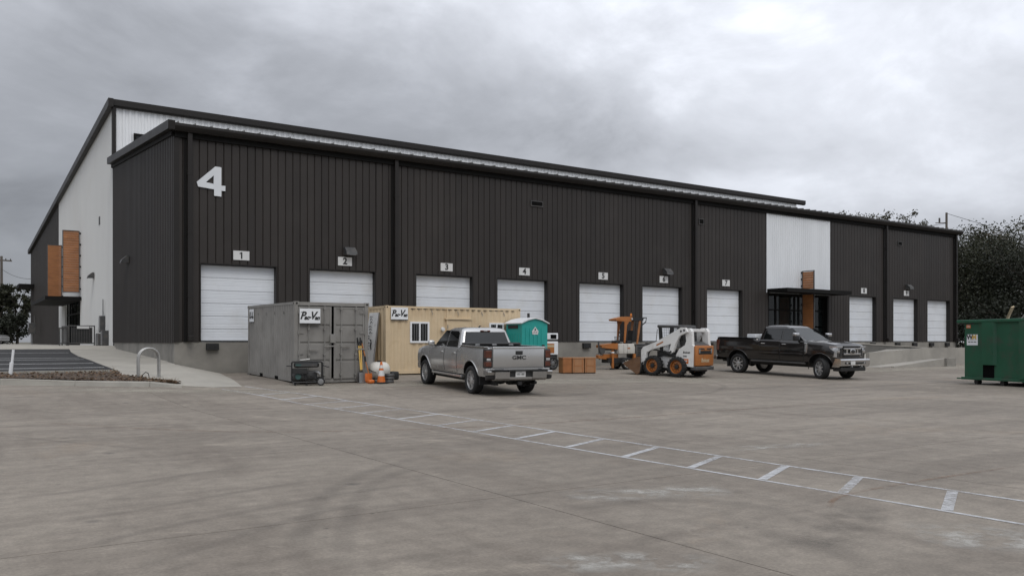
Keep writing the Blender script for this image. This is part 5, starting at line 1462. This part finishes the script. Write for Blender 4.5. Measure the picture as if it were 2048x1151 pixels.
# towable compressor behind the toilet
cp = thing('towable_generator', 'white towable generator with an orange label panel beside the teal toilet', 'generator', (21.75, 30.4, .262), R(0))
MB().box(-.9, .75, -.55, .75, .66, 1.26, .03).build('lower_cabinet', 'vinyl_white', cp)
MB().box(-.9, .74, -.53, .74, 1.26, 1.33).build('vent_gap', 'black_plastic', cp)
up_ = MB().box(-.9, .75, -.55, .75, 1.33, 1.62, .03).build('upper_cabinet', 'vinyl_white', cp)
MB().box(.32, .64, -.565, -.551, 1.38, 1.56, .005).build('control_window', 'dark_hole', up_)
MB().box(-.3, .52, -.563, -.551, .74, 1.16, .005).build('label_panel', 'machine_orange', cp); MB().box(-.3, .5, -.57, -.564, 1.0, 1.1).build('label_stripe', 'wood_board', cp)
MB().box(-.95, .72, -.5, .7, .30, .66).build('trailer_frame', 'black_plastic', cp)
MB().box(-.2, .3, -.515, -.501, .40, .52).build('plate', 'machine_grey', cp)
tm = wheel_mesh(.30, .2, 0); rm = rim_mesh(.30, .2, 5, 'steel')
for s_ in (1, -1): put_wheel(cp, tm, rm, (.35, s_ * .62 + (.1 if s_ > 0 else 0), .296), s_ > 0)
m = MB(); m.tube([(.7, -.3, .42), (1.0, -.45, .40), (1.05, -.5, .55), (1.06, -.5, .02)], .04, 8); m.build('tow_jack', 'dark_metal', cp)

# ------------------------------------------------------------------ generator, tools, tank and cone by the grey container
ge = thing('portable_generator', 'black framed portable generator on small wheels in front of the grey container', 'generator', (9.22, 25.16, gz(25.16)), R(-18))
m = MB()
for y in (-.25, .25):
    m.tube([(-.46, y, .12), (-.46, y, .68), (-.42, y, .72), (.42, y, .72), (.46, y, .68), (.46, y, .12), (.42, y, .10), (-.42, y, .10), (-.46, y, .14)], .02, 6)
for x in (-.46, .46):
    for z in (.14, .7): m.cyl((x, -.25, z), (x, .25, z), .018, seg=6)
m.build('tube_frame', 'black_plastic', ge)
MB().box(-.40, .36, -.22, .22, .55, .70, .05).build('fuel_tank', 'black_plastic', ge, 50)
MB().box(-.36, .30, -.235, -.221, .58, .66, .01).build('tank_label', 'machine_grey', ge)
MB().box(-.35, -.18, -.24, -.236, .60, .655).build('tank_badge', 'dull_green', ge)
MB().box(-.44, .0, -.255, -.22, .36, .53, .01).build('control_panel', 'black_plastic', ge)
m = MB(); m.lathe([(0, -.18), (.13, -.18), (.145, -.14), (.145, .2), (0, .2)], (-.26, 0, .27), 'x', 16); m.build('alternator', 'machine_grey', ge, 40)
m = MB(); m.lathe([(.09, 0), (.09, .01), (0, .012)], (-.27, -.215, .27), 'y', 14); m.M = None; m.build('alternator_cap', 'dull_green', ge)
MB().box(-.1, .3, -.16, .16, .16, .44, .03).build('engine', 'dark_metal', ge); MB().lathe([(0, .02), (.10, .01), (.11, -.06), (0, -.08)], (.1, -.16, .3), 'y', 14).build('recoil_starter', 'black_plastic', ge)
m = MB(); m.tube([(.2, -.1, .42), (.32, -.2, .40), (.38, -.2, .34)], .045, 8); m.build('muffler', 'steel', ge)
m = MB(); m.cyl((-.2, -.1, .77), (.08, -.1, .80), .022, seg=8); m.lathe([(0, -.03), (.03, 0), (0, .03)], (-.2, -.1, .77), 'z', 8); m.build('hand_tool', 'galv_steel', ge)
tm = wheel_mesh(.125, .09, 0); rm = rim_mesh(.125, .09, 5, 'steel')
for s_ in (1, -1): put_wheel(ge, tm, rm, (.40, s_ * .32, .122), s_ > 0)
for y in (-.22, .22): MB().cyl((-.36, y, 0), (-.36, y, .12), .03, .02, seg=8).build('foot', 'rubber', ge)
MB().cyl((-.02, -.22, 0), (-.02, -.22, .12), .03, .02, seg=8).build('foot', 'rubber', ge)
m = MB(); m.tube([(.46, -.2, .62), (.62, -.22, .56), (.66, -.22, .57)], .016, 6); m.build('lift_handle', 'black_plastic', ge); MB().tube([(-.46, -.2, .6), (-.62, -.2, .6)], .016, 6).build('lift_handle', 'black_plastic', ge)
# clamshell digger and shovel leaning on the container door
dg_ = thing('post_hole_digger', 'clamshell post hole digger with two yellow handles leaning on the grey container', 'digger', (11.10, 25.32, gz(25.55)), 0)
for s_ in (-1, 1):
    m = MB(); m.tube([(.0 + s_ * .02, 0, .38), (s_ * .035, .12, 1.2)], .022, 8); m.build('handle', 'yellow_handle', dg_)
    m = MB(); m.tube([(s_ * .035, .12, 1.2), (s_ * .055 - .02, .16, 1.46)], .025, 8); m.build('grip', 'rubber', dg_)
    m = MB(); m.loft([[(s_ * .02 + .13 * math.sin(a), -.02 - s_ * .05 * math.cos(a) * 1.2, z) for a in [R(-60 + 20 * k) for k in range(7)]] for z in (.0, .12, .26, .34)]); m.build('blade', 'steel', dg_)
    m = MB(); m.box(s_ * .02 - .02, s_ * .02 + .02, -.02, .02, .25, .42); m.build('socket', 'dark_metal', dg_)
sh = thing('long_handled_shovel', 'orange handled shovel with an orange blade leaning beside the post hole digger', 'shovel', (11.34, 25.28, gz(25.5)), 0)
m = MB(); m.tube([(.0, .0, .30), (-.06, .1, .68)], .02, 8); m.tube([(-.075, .12, .86), (-.15, .2, 1.28)], .02, 8); m.build('handle', 'machine_orange', sh)
MB().tube([(-.06, .1, .68), (-.075, .12, .86)], .024, 8).build('grip', 'rubber', sh); MB().tube([(-.15, .2, 1.28), (-.165, .215, 1.38)], .024, 8).build('grip', 'rubber', sh)
m = MB(); m.loft([[(-.02 + .14 * w_ * t, -.02 - .05 * (1 - t * t), z) for t in (-1, -.5, 0, .5, 1)] for z, w_ in ((.0, .45), (.06, .8), (.2, 1.0), (.31, .9))]); m.build('blade', 'cone_orange', sh)
# horizontal tank
tk = thing('horizontal_tank', 'small cream horizontal tank lying beside the traffic cone', 'tank', (11.92, 25.72, gz(25.7)), R(-20))
m = MB(); pr = [(0, -.36), (.12, -.35), (.22, -.30), (.28, -.22), (.30, -.1), (.30, .1), (.28, .22), (.22, .30), (.12, .35), (0, .36)]; m.lathe(pr, (0, 0, .36), 'x', 24); tb = m.build('shell', 'cream_tank', tk, 50)
for x in (-.18, .18): MB().box(x - .03, x + .03, -.2, .2, 0, .14).build('cradle', 'black_plastic', tk)
m = MB(); m.cyl((0, 0, .64), (0, 0, .70), .07, seg=12); m.build('filler_cap', 'black_plastic', tk)
m = MB(); m.tube([(-.36, -.1, .42), (-.25, -.30, .36), (-.12, -.34, .30)], .012, 6); m.build('hose', 'rubber', tk)
cn_ = thing('traffic_cone', 'orange traffic cone with two white collars on a black base', 'traffic cone', (11.62, 24.92, gz(25.02)), R(10))
MB().box(-.18, .18, -.18, .18, 0, .045, .012).build('base', 'rubber', cn_)
m = MB(); m.lathe([(.135, .045), (.105, .24)], (0, 0, 0), 'z', 20); m.lathe([(.078, .42), (.066, .49)], (0, 0, 0), 'z', 20); m.lathe([(.05, .59), (.03, .70), (.0, .705)], (0, 0, 0), 'z', 20); m.build('body', 'cone_orange', cn_, 60)
m = MB(); m.lathe([(.105, .24), (.078, .42)], (0, 0, 0), 'z', 20); m.lathe([(.066, .49), (.05, .59)], (0, 0, 0), 'z', 20); m.build('collar', 'sign_white', cn_, 60)
for k in range(3):
    rb = MB(); rb.lathe([(.08, 0), (.15, 0), (.17, .04), (.15, .10), (.08, .10)], (0, 0, 0), 'z', 18, closed=True)
    o = rb.build('rubber_weight', 'machine_grey', None, 40); o.location = (11.98 + .01 * k, 25.10, gz(25.02) + .101 * k)
    tag(o, ('lowest', 'middle', 'topmost')[k] + ' dark rubber ring weight of the small stack beside the traffic cone', 'weight', 'stack of rubber weights')
o = MB().box(-.11, .11, -.08, .08, 0, .12, .04).build('tool_bag', 'cone_orange', None, 50); o.location = (11.30, 25.02, gz(25.0)); o.rotation_euler = (0, 0, R(20))
tag(o, 'small orange bag on the ground between the shovel and the cone', 'bag')
m = MB(); m.box(-.15, .15, -.2, .2, 0, .28, .05); o = m.build('fuel_can', 'black_plastic', None, 40); o.location = (12.75, 26.4, gz(26.4)); tag(o, 'black fuel can standing in front of the beige container corner', 'fuel can')

# ------------------------------------------------------------------ dumpster
dm = thing('roll_off_dumpster', 'dark green roll-off dumpster with a white sticker and rubbish showing above its rim', 'dumpster', (30.24, 15.95, 0), R(-107.8))
Ld, Dd, Zt = 6.7, 2.4, 2.28
def rib_wall(y, out):
    m = MB(); m.box(0, Ld, min(y, y - out * .04), max(y, y - out * .04), .24, Zt - .1); return m
ds = rib_wall(0, -1).build('side_wall', 'green_steel', dm); rib_wall(Dd, 1).build('side_wall', 'green_steel', dm)
MB().box(-.02, .03, .05, Dd - .05, .24, Zt - .1).build('front_wall', 'green_steel', dm); MB().box(Ld - .05, Ld, .05, Dd - .05, .24, Zt - .1).build('door_wall', 'green_steel', dm)
m = MB(); m.box(-.28, Ld + .03, -.09, .06, Zt - .11, Zt, .02); m.box(-.03, Ld + .03, Dd - .06, Dd + .09, Zt - .11, Zt, .02); m.box(-.3, .06, .06, Dd - .06, Zt - .10, Zt - .004, .02); m.build('top_rail', 'green_steel', dm)
for x in (.78, 2.3, 3.8, 5.3):
    m = MB(); m.prism([(x, .0), (x + .05, -.09), (x + .53, -.09), (x + .60, .0)], 'xy', .70 if x < 1 else .26, Zt - .11); m.build('side_post', 'green_steel', ds)
    if x < 1:
        MB().box(x + .02, x + .50, -.004, .03, .20, .70).build('tunnel_opening', 'dark_hole', ds)  # flat black panel, the shade inside the opening put into its colour
m = MB(); m.box(-.12, Ld, -.05, .12, .16, .25, .015); m.box(-.12, Ld, Dd - .12, Dd + .05, .16, .25, .015); m.box(-.3, .1, -.06, .5, .17, .21); m.build('bottom_rail', 'green_steel', dm)
MB().box(0, Ld, .1, Dd - .1, .18, .24).build('floor', 'dark_metal', dm)
for x in (.45, 1.55, 5.6):
    for y in (.14, Dd - .14):
        m = MB(); m.cyl((x, y - .09, .09), (x, y + .09, .09), .088, seg=14); m.box(x - .12, x + .12, y - .12, y + .12, .15, .19); m.build('roller', 'dark_metal', dm)
stk = MB().box(.10, .58, -.008, -.001, 1.38, 1.76).build('sticker', 'vinyl_white', ds)
mesh_obj('lettering', text_mesh('W', .22, 'sign_black', .001, 0, .01, 1.15), stk, face_mx((.235, -.010, 1.66), (1, 0, 0), (0, 0, 1)))
mesh_obj('lettering', text_mesh('M', .22, 'yellow_handle', .001, 0, .01, 1.15), stk, face_mx((.43, -.010, 1.66), (1, 0, 0), (0, 0, 1)))
m = MB(); m.box(.15, .53, -.0105, -.009, 1.565, 1.572)
for a, b in ((.16, .26), (.29, .38), (.41, .52)): m.box(a, b, -.0105, -.009, 1.48, 1.51)
m.build('sticker_print', 'machine_grey', stk)
s2 = MB().box(.08, .27, -.008, -.001, 1.985, 2.10).build('warning_label', 'cone_orange', ds)
m = MB()
for k in range(4): m.add([(.10 + k * .04, -.0095, 2.03), (.115 + k * .04, -.0095, 2.0), (.13 + k * .04, -.0095, 2.03), (.115 + k * .04, -.0095, 2.045)], [[0, 1, 2, 3]])
m.box(.10, .25, -.0105, -.009, 2.065, 2.08); m.build('label_print', 'sign_white', s2, fix=False)
MB().box(.10, .42, -.008, -.004, 2.12, 2.15).build('stencil_line', 'machine_grey', ds)
# rubbish in it
for i, (x, y, z, lx, ly, lz, rx, ry, mt_, lab) in enumerate(((1.5, .9, 2.25, .04, .03, 1.1, 35, 52, 'board_white', 'pale lath sticking up out of the green dumpster'), (1.0, .8, 2.2, .05, .12, .7, 20, 40, 'wood_board', 'short tan offcut of timber on the rubbish in the dumpster'), (1.25, 1.0, 2.2, .6, .4, .06, 12, -8, 'vinyl_white', 'crumpled white sheet on top of the dumpster load'), (1.7, 1.0, 2.18, .6, .3, .08, -10, 10, 'machine_grey', 'grey cardboard piece on top of the dumpster load'))):
    m = MB(); m.box(-lx / 2, lx / 2, -ly / 2, ly / 2, -.1, lz)
    o = m.build('rubbish_piece', mt_); o.matrix_world = dm.matrix_basis if False else Matrix.Translation((30.24, 15.95, 0)) @ Matrix.Rotation(R(-107.8), 4, 'Z') @ Matrix.Translation((x, y, z)) @ Matrix.Rotation(R(rx), 4, 'X') @ Matrix.Rotation(R(ry), 4, 'Y')
    tag(o, lab, 'rubbish', 'rubbish in the dumpster')
m = MB(); rows = []
for i in range(12):
    rows.append([(.12 + (Ld - .24) * i / 11, .12 + (Dd - .24) * j / 7, 1.95 + .3 * random.random() * math.sin(PI * i / 11) * math.sin(PI * j / 7) + (.08 if j not in (0, 7) else -.2)) for j in range(8)])
m.loft(rows); o = m.build('rubbish_heap', 'mulch'); o.matrix_world = Matrix.Translation((30.24, 15.95, 0)) @ Matrix.Rotation(R(-107.8), 4, 'Z'); stuff(tag(o, 'heap of mixed rubbish filling the green dumpster', 'rubbish'))

# ------------------------------------------------------------------ bike rack, marker post
br = thing('bike_rack', 'galvanised inverted U bike rack of two parallel tubes at the end of the planting bed', 'bike rack', (5.12, 27.78, zr(27.78)), R(14))
for y in (-.05, .05):
    m = MB(); pts = [(-.32, y, 0), (-.32, y, .58)] + [(.32 * -math.cos(R(a)), y, .58 + .32 * math.sin(R(a))) for a in range(15, 180, 15)] + [(.32, y, .58), (.32, y, 0)]; m.tube(pts, .03, 10); m.build('hoop', 'galv_steel', br, 60)
for x in (-.32, .32): MB().box(x - .08, x + .08, -.11, .11, 0, .012).build('base_plate', 'galv_steel', br)
hp = MB(); hp.tube([(-.12, 0, 0), (-.1, 0, .12), (-.02, .02, .2), (.06, .02, .16), (.1, 0, .0)], .014, 6); o = hp.build('cable_loop', 'rubber'); o.location = (4.95, 27.25, zr(27.25) + .02); o.rotation_euler = (0, 0, R(-30)); tag(o, 'small black cable loop sticking out of the bed beside the bike rack', 'cable')
mp_ = thing('marker_post', 'leaning white plastic pipe post in the planting bed by the car park', 'post', (1.52, 29.2, zr(29.2)), R(-33.85), None, R(6))
MB().cyl((0, 0, 0), (0, 0, .42), .055, seg=12).build('sleeve', 'vinyl_white', mp_); MB().cyl((0.012, 0, .42), (.012, 0, .80), .036, seg=12).build('pipe', 'vinyl_white', mp_)

# ------------------------------------------------------------------ end wall entrance: railing, boxes
def railing(name, label, p0, p1, hgt, slope=0.0, bars=8, panel=False):
    t_ = thing(name, label, 'railing', (p0[0], p0[1], p0[2]), math.atan2(p1[1] - p0[1], p1[0] - p0[0]), 'entrance railings'); Lr = math.hypot(p1[0] - p0[0], p1[1] - p0[1]); dz = p1[2] - p0[2]
    for x in (0, Lr): MB().box(x - .03, x + .03, -.03, .03, dz * x / Lr, dz * x / Lr + hgt).build('post', 'machine_grey', t_)
    for z in (hgt - .03, .12): MB().tube([(0, 0, z), (Lr, 0, z + dz)], .03, 6).build('rail', 'machine_grey', t_)
    for k in range(1, bars):
        x = Lr * k / bars; MB().box(x - .01, x + .01, -.01, .01, dz * k / bars + .12, dz * k / bars + hgt - .03).build('baluster', 'machine_grey', t_)
    if panel: MB().box(.1, Lr - .1, -.008, .008, .15, hgt - .12).build('infill_panel', 'black_plastic', t_)
    return t_
railing('guard_rail', 'grey guard rail with a dark infill panel beside the end entrance', (5.5, 52.2, 1.295), (6.78, 52.2, 1.295), 1.12, 0, 10, True)
railing('guard_rail', 'grey barred side rail running back from the dark infill panel', (5.45, 52.3, 1.295), (5.45, 55.0, 1.29), 1.12, 0, 10)
railing('hand_rail', 'sloping grey handrail at the foot of the end entrance steps', (4.95, 51.2, 1.29), (5.4, 52.1, 1.29), .98, 0, 2)
rs_ = MB().box(-.3, .3, -.005, .005, -.07, .07).build('rail_sign', 'sign_white'); rs_.location = (6.2, 52.13, 2.30); tag(rs_, 'narrow white notice fixed to the guard rail', 'sign')
for (y, z0, z1, wv, dp, lab) in ((50.0, 2.0, 2.9, .5, .25, 'grey electrical box mounted high on the pale end wall'), (48.9, 1.3, 2.1, .55, .3, 'grey meter cabinet low on the pale end wall'), (50.2, 1.3, 1.95, .9, .35, 'grey gas meter cabinet at the foot of the pale end wall')):
    t_ = thing('utility_box', lab, 'utility box', (X0 - .04, y, z0), 0)
    MB().box(-dp, 0, -wv / 2, wv / 2, 0, z1 - z0, .02).build('cabinet', 'machine_grey', t_)
    MB().box(-dp - .015, -dp - .001, -wv / 2 + .04, wv / 2 - .04, .05, z1 - z0 - .05).build('cover', 'steel', t_)
    if z0 > 1.5: MB().cyl((-.08, 0, z1 - z0), (-.08, 0, z1 - z0 + .9), .03, seg=8).build('conduit', 'steel', t_); MB().cyl((-.08, 0, 1.27 - z0), (-.08, 0, 0), .03, seg=8).build('conduit', 'steel', t_)
    else: pass
ms = thing('meter_stand', 'grey meter box on a thin post in front of the dark end wall', 'utility box', (6.3, 88.0, 1.27), 0)
MB().cyl((0, 0, 0), (0, 0, 1.0), .06, seg=8).build('post', 'steel', ms); MB().box(-.28, .28, -.16, .16, .95, 1.95, .02).build('box', 'machine_grey', ms); MB().cyl((.2, 0, 1.95), (.2, 0, 2.6), .05, seg=8).build('conduit', 'machine_grey', ms)

# ------------------------------------------------------------------ far car
sv = thing('parked_suv', 'silver white car parked in front of the trees beyond the warehouse', 'car', (2.05, 107.9, 1.25), R(-38))
def sec(x, wv, z0, z1): return [(x, wv * .9, z0), (x, wv, z0 + .25), (x, wv, z1 - .25), (x, wv * .93, z1 - .03), (x, wv * .7, z1), (x, -wv * .7, z1), (x, -wv * .93, z1 - .03), (x, -wv, z1 - .25), (x, -wv, z0 + .25), (x, -wv * .9, z0)]
MB().loft([sec(-.85, .86, .35, 1.0), sec(-.7, .93, .28, 1.08), (sec(2.4, .93, .26, 1.05)), sec(3.5, .92, .28, .98), sec(3.75, .80, .38, .8)], True, True).build('body', 'silver_paint', sv, 40)
m = MB(); m.loft([[(x, y, z) for x, y in ((a, -w_), (b, -w_), (b, w_), (a, w_))] for z, a, b, w_ in ((1.0, -.75, 2.5, .86), (1.62, -.35, 1.6, .70), (1.70, -.2, 1.4, .60))], True, True); m.build('cabin', 'silver_paint', sv, 40)
for s_ in (1, -1):
    m = MB(); m.poly([(x, s_ * (.86 - .16 * (z - 1.0) / .62 + .006), z) for x, z in ((-.45, 1.1), (2.2, 1.1), (1.55, 1.56), (-.2, 1.56))]); m.build('side_window', 'tinted_glass', sv, fix=False)
m = MB(); m.poly([(-.75 + .4 * (z - 1.0) / .62 - .006, y, z) for y, z in ((-.75, 1.08), (.75, 1.08), (.62, 1.55), (-.62, 1.55))]); m.build('rear_window', 'tinted_glass', sv, fix=False)
m = MB(); m.poly([(2.5 - .9 * (z - 1.0) / .62 + .006, y, z) for y, z in ((-.75, 1.08), (.75, 1.08), (.62, 1.55), (-.62, 1.55))]); m.build('windscreen', 'tinted_glass', sv, fix=False)
for s_ in (1, -1): MB().box(-.87, -.7, min(s_ * .7, s_ * .93), max(s_ * .7, s_ * .93), .78, 1.0, .02).build('taillight', 'red_lens', sv)
tm = wheel_mesh(.34, .22, 0); rm = rim_mesh(.34, .22, 5, 'alloy')
for x in (0, 2.7):
    for s_ in (1, -1): put_wheel(sv, tm, rm, (x, s_ * .83, .338), s_ > 0)

# ------------------------------------------------------------------ utility poles and wires
def pole(label, x, y, z0, hgt, arm_z, rz):
    t_ = thing('utility_pole', label, 'utility pole', (x, y, z0), rz)
    MB().cyl((0, 0, -.1), (0, 0, hgt), .20, .14, seg=10).build('shaft', 'pole_wood', t_)
    MB().box(-1.2, 1.2, -.07, .07, arm_z, arm_z + .16).build('cross_arm', 'pole_wood', t_)
    for k in (-1.05, -.5, .5, 1.05): MB().lathe([(.06, 0), (.08, .08), (.04, .2), (0, .22)], (k, 0, arm_z + .16), 'z', 8).build('insulator', 'machine_grey', t_)
    return t_
pole('wooden utility pole rising behind the trees beyond the car park', 5.45, 122.7, 1.0, 11.2, 10.6, R(20))
pr_ = pole('wooden utility pole rising behind the far end of the warehouse roof', 110.5, 60.7, .9, 17.8, 15.1, R(-40))
MB().box(-1.4, 0, -.05, .05, 16.4, 16.5).build('side_arm', 'pole_wood', pr_)
MB().cyl((-.9, 0, 16.5), (-.9, 0, 17.1), .12, seg=8).build('cutout_fuse', 'machine_grey', pr_)
def wire(label, p, q, sag, r_=.03):
    p = Vector(p); q = Vector(q); pts = []
    for k in range(17):
        t = k / 16; v = p.lerp(q, t); v.z -= sag * 4 * t * (1 - t); pts.append(v)
    m = MB(); m.tube(pts, r_, 5); o = m.build('overhead_wire', 'dark_metal'); tag(o, label, 'wire', 'overhead wires')
wire('upper wire slanting down from the pole behind the roof', (110.5, 60.7, 18.6), (118, 30, 6), .3)
wire('middle wire slanting down from the pole behind the roof', (110.3, 60.7, 16.2), (112, 30, 3.5), .3)
wire('thin wire running off from the pole above the warehouse roof', (110.5, 60.7, 17.3), (70, 100, 12), 1.0)
wire('upper wire hanging from the pole beyond the car park', (5.45, 122.7, 12.0), (-60, 112, 13), .8, .025)
wire('lower wire from the pole beyond the car park to the warehouse', (5.45, 122.7, 10.6), (8.2, 99.4, 8.2), .6, .025)

# ------------------------------------------------------------------ trees
def tree(name, label, x, y, z0, hgt, rx, mt, leaves, seed, cat='tree', group=None, leaf=.26, base=.25, open_=0.0, trunk_r=.18):
    rg = np.random.default_rng(seed); rd_ = random.Random(seed)
    t_ = thing(name, label, cat, (x, y, z0), rd_.uniform(0, 6), group)
    m = MB(); tips = []
    th = hgt * (.45 if base > .15 else .3)
    m.tube([(0, 0, -.1), (rd_.uniform(-.2, .2), rd_.uniform(-.2, .2), th * .6), (rd_.uniform(-.4, .4), rd_.uniform(-.4, .4), th), (rd_.uniform(-.6, .6), rd_.uniform(-.6, .6), hgt * .86)], [trunk_r, trunk_r * .75, trunk_r * .5, .02], 7)
    nb = 12 if leaves > 1500 else 8
    cen = []
    for k in range(nb):
        a = 2 * PI * k / nb + rd_.uniform(-.4, .4); zb = hgt * rd_.uniform(base * .8 + .05, .72); r_ = rx * rd_.uniform(.5, .95)
        ze = min(hgt * .95, zb + hgt * rd_.uniform(.08, .28)); e = (r_ * math.cos(a), r_ * math.sin(a), ze)
        m.tube([(0, 0, zb * .85), (e[0] * .5, e[1] * .5, zb + (ze - zb) * .4), e], [trunk_r * .4, trunk_r * .22, .015], 5)
        cen.append(e)
        for q in range(2):
            b = a + rd_.uniform(-.8, .8); e2 = (e[0] * .6 + .5 * rx * math.cos(b) * .6, e[1] * .6 + .5 * rx * math.sin(b) * .6, ze + rd_.uniform(-.1, .16) * hgt)
            m.tube([(e[0] * .5, e[1] * .5, zb + (ze - zb) * .4), e2], [trunk_r * .16, .012], 4); cen.append(e2)
    m.build('trunk', 'bark', t_, 50)
    nc = max(16, int(leaves / 90))
    ext = []
    for k in range(nc):
        u = rg.normal(size=3); u /= np.linalg.norm(u); rr = rg.uniform(.35, 1.0) ** .6
        ext.append((u[0] * rr * rx, u[1] * rr * rx, hgt * (base + 1) / 2 + u[2] * rr * hgt * (1 - base) / 2))
    cs = np.array(cen + ext); cs[:, 2] = np.clip(cs[:, 2], hgt * base * .6, hgt * .97)
    w_ = rg.uniform(.3, 1.0, len(cs)); w_ /= w_.sum()
    idx = rg.choice(len(cs), leaves, p=w_)
    sig = rx * (.125 - .03 * open_)
    pos = cs[idx] + rg.normal(size=(leaves, 3)) * np.array([sig, sig, sig * .8])
    pos[:, 2] = np.clip(pos[:, 2], .1, None)
    sz = leaf * rg.uniform(.5, 1.3, (leaves, 1))
    a = rg.normal(size=(leaves, 3)); a /= np.linalg.norm(a, axis=1, keepdims=True)
    b = np.cross(a, rg.normal(size=(leaves, 3))); b /= np.linalg.norm(b, axis=1, keepdims=True)
    vs = np.stack([pos + a * sz, pos + b * sz * .55, pos - a * sz, pos - b * sz * .55], 1).reshape(-1, 3)
    me = bpy.data.meshes.new('crown'); me.vertices.add(leaves * 4); me.vertices.foreach_set('co', vs.ravel())
    me.loops.add(leaves * 4); me.loops.foreach_set('vertex_index', np.arange(leaves * 4)); me.polygons.add(leaves); me.polygons.foreach_set('loop_start', np.arange(0, leaves * 4, 4))
    me.materials.append(M[mt]); me.update(); me.validate()
    o = bpy.data.objects.new('crown', me); C.objects.link(o); o.parent = t_
    return t_
GT = 'trees behind the far end of the warehouse'
tree('dense_tree', 'dark green tree rising just past the far corner of the warehouse', 81.0, 43.5, .3, 11.8, 5.0, 'leaf_mid', 24700, 1, 'tree', GT, .125, .05)
tree('dense_tree', 'tall dark tree behind the left part of the green dumpster', 88.5, 43.0, .4, 12.6, 5.6, 'leaf_mid', 24700, 2, 'tree', GT, .125, .05)
tree('open_crowned_tree', 'pale open topped tree standing above the darker trees behind the dumpster', 96, 43.5, .4, 13.8, 5.0, 'leaf_pale', 6000, 3, 'tree', GT, .125, .45, 1)
tree('dense_tree', 'dark bushy tree behind the right part of the green dumpster', 82, 36.5, .3, 9.8, 5.2, 'leaf_dark', 22800, 4, 'tree', GT, .125, .03)
tree('dense_tree', 'wide dark tree beyond the dumpster at the yard edge', 86, 31.5, .3, 11.0, 5.6, 'leaf_dark', 20900, 5, 'tree', GT, .125, .04)
tree('autumn_tree', 'tree with rust brown foliage between the dark trees behind the dumpster', 95.5, 48, .4, 13.2, 4.6, 'leaf_rust', 15960, 6, 'tree', GT, .125, .25)
tree('dense_tree', 'dark leafy tree hidden low behind the warehouse corner', 78.5, 48.5, .4, 9.5, 4.5, 'leaf_dark', 17100, 7, 'tree', GT, .125, .03)
tree('dense_tree', 'dark undergrowth tree filling the gap under the taller trees', 77, 37.0, .3, 5.2, 4.2, 'leaf_dark', 9000, 8, 'tree', GT, .13, .0)
tree('dense_tree', 'low dark tree at the back of the yard beside the dumpster', 79, 31.0, .3, 5.6, 4.6, 'leaf_dark', 9000, 9, 'tree', GT, .13, .0)
tree('dense_tree', 'broad dark tree at the yard edge beyond the far end of the dumpster', 93, 21, .2, 10.5, 6.0, 'leaf_dark', 9000, 31, 'tree', GT, .16, .02)
tree('dense_tree', 'rounded green tree further along the yard edge from the dumpster', 98, 8, .1, 9.5, 6.0, 'leaf_mid', 9000, 32, 'tree', GT, .16, .02)
tree('open_crowned_tree', 'thin crowned tree whose top shows over the pale entrance wall roofline', 117.5, 77.5, .9, 21.2, 4.2, 'leaf_pale', 6650, 11, 'tree', 'tree tops above the warehouse roof', .17, .4, 1)
tree('open_crowned_tree', 'bushy tree top showing over the warehouse roof left of the pole', 121, 75.5, .9, 20.4, 4.0, 'leaf_mid', 5700, 12, 'tree', 'tree tops above the warehouse roof', .17, .4, 1)
tree('open_crowned_tree', 'sparse twiggy tree top showing over the roof near the pole', 124.2, 73.2, .9, 21.0, 3.0, 'leaf_pale', 2850, 13, 'tree', 'tree tops above the warehouse roof', .17, .5, 1)
GL = 'trees beyond the car park'
tree('open_crowned_tree', 'airy tree with thin stems just past the rear wall of the warehouse', 6.6, 113.5, 1.1, 6.9, 2.1, 'leaf_mid', 2600, 27, 'tree', GL, .2, .3, 1)
tree('open_crowned_tree', 'airy tree with visible branches beyond the car park beside the wooden pole', .2, 112, 1.1, 7.2, 2.9, 'leaf_mid', 2600, 21, 'tree', GL, .24, .25, 1)
tree('open_crowned_tree', 'airy tree with visible branches next to the rear corner of the warehouse', 4.2, 115, 1.1, 6.9, 2.3, 'leaf_mid', 2200, 22, 'tree', GL, .24, .25, 1)
tree('open_crowned_tree', 'darker tree at the edge of the car park', -5.5, 112, 1.1, 8.6, 3.2, 'leaf_dark', 3000, 23, 'tree', GL, .26, .15)
tree('hedge_shrub', 'rounded dark shrub at the rear corner of the warehouse', 5.9, 107.5, 1.2, 3.6, 1.5, 'leaf_dark', 2200, 24, 'shrub', 'shrubs beyond the car park', .16, .0, 0, .06)
tree('hedge_shrub', 'dark shrub behind the parked silver white car', 4.7, 112.5, 1.2, 4.6, 2.2, 'leaf_dark', 2800, 25, 'shrub', 'shrubs beyond the car park', .18, .0, 0, .08)
tree('hedge_shrub', 'broad shrub mass under the airy trees beyond the car park', 1.2, 116.5, 1.2, 3.8, 2.8, 'leaf_dark', 2600, 26, 'shrub', 'shrubs beyond the car park', .2, .0, 0, .08)
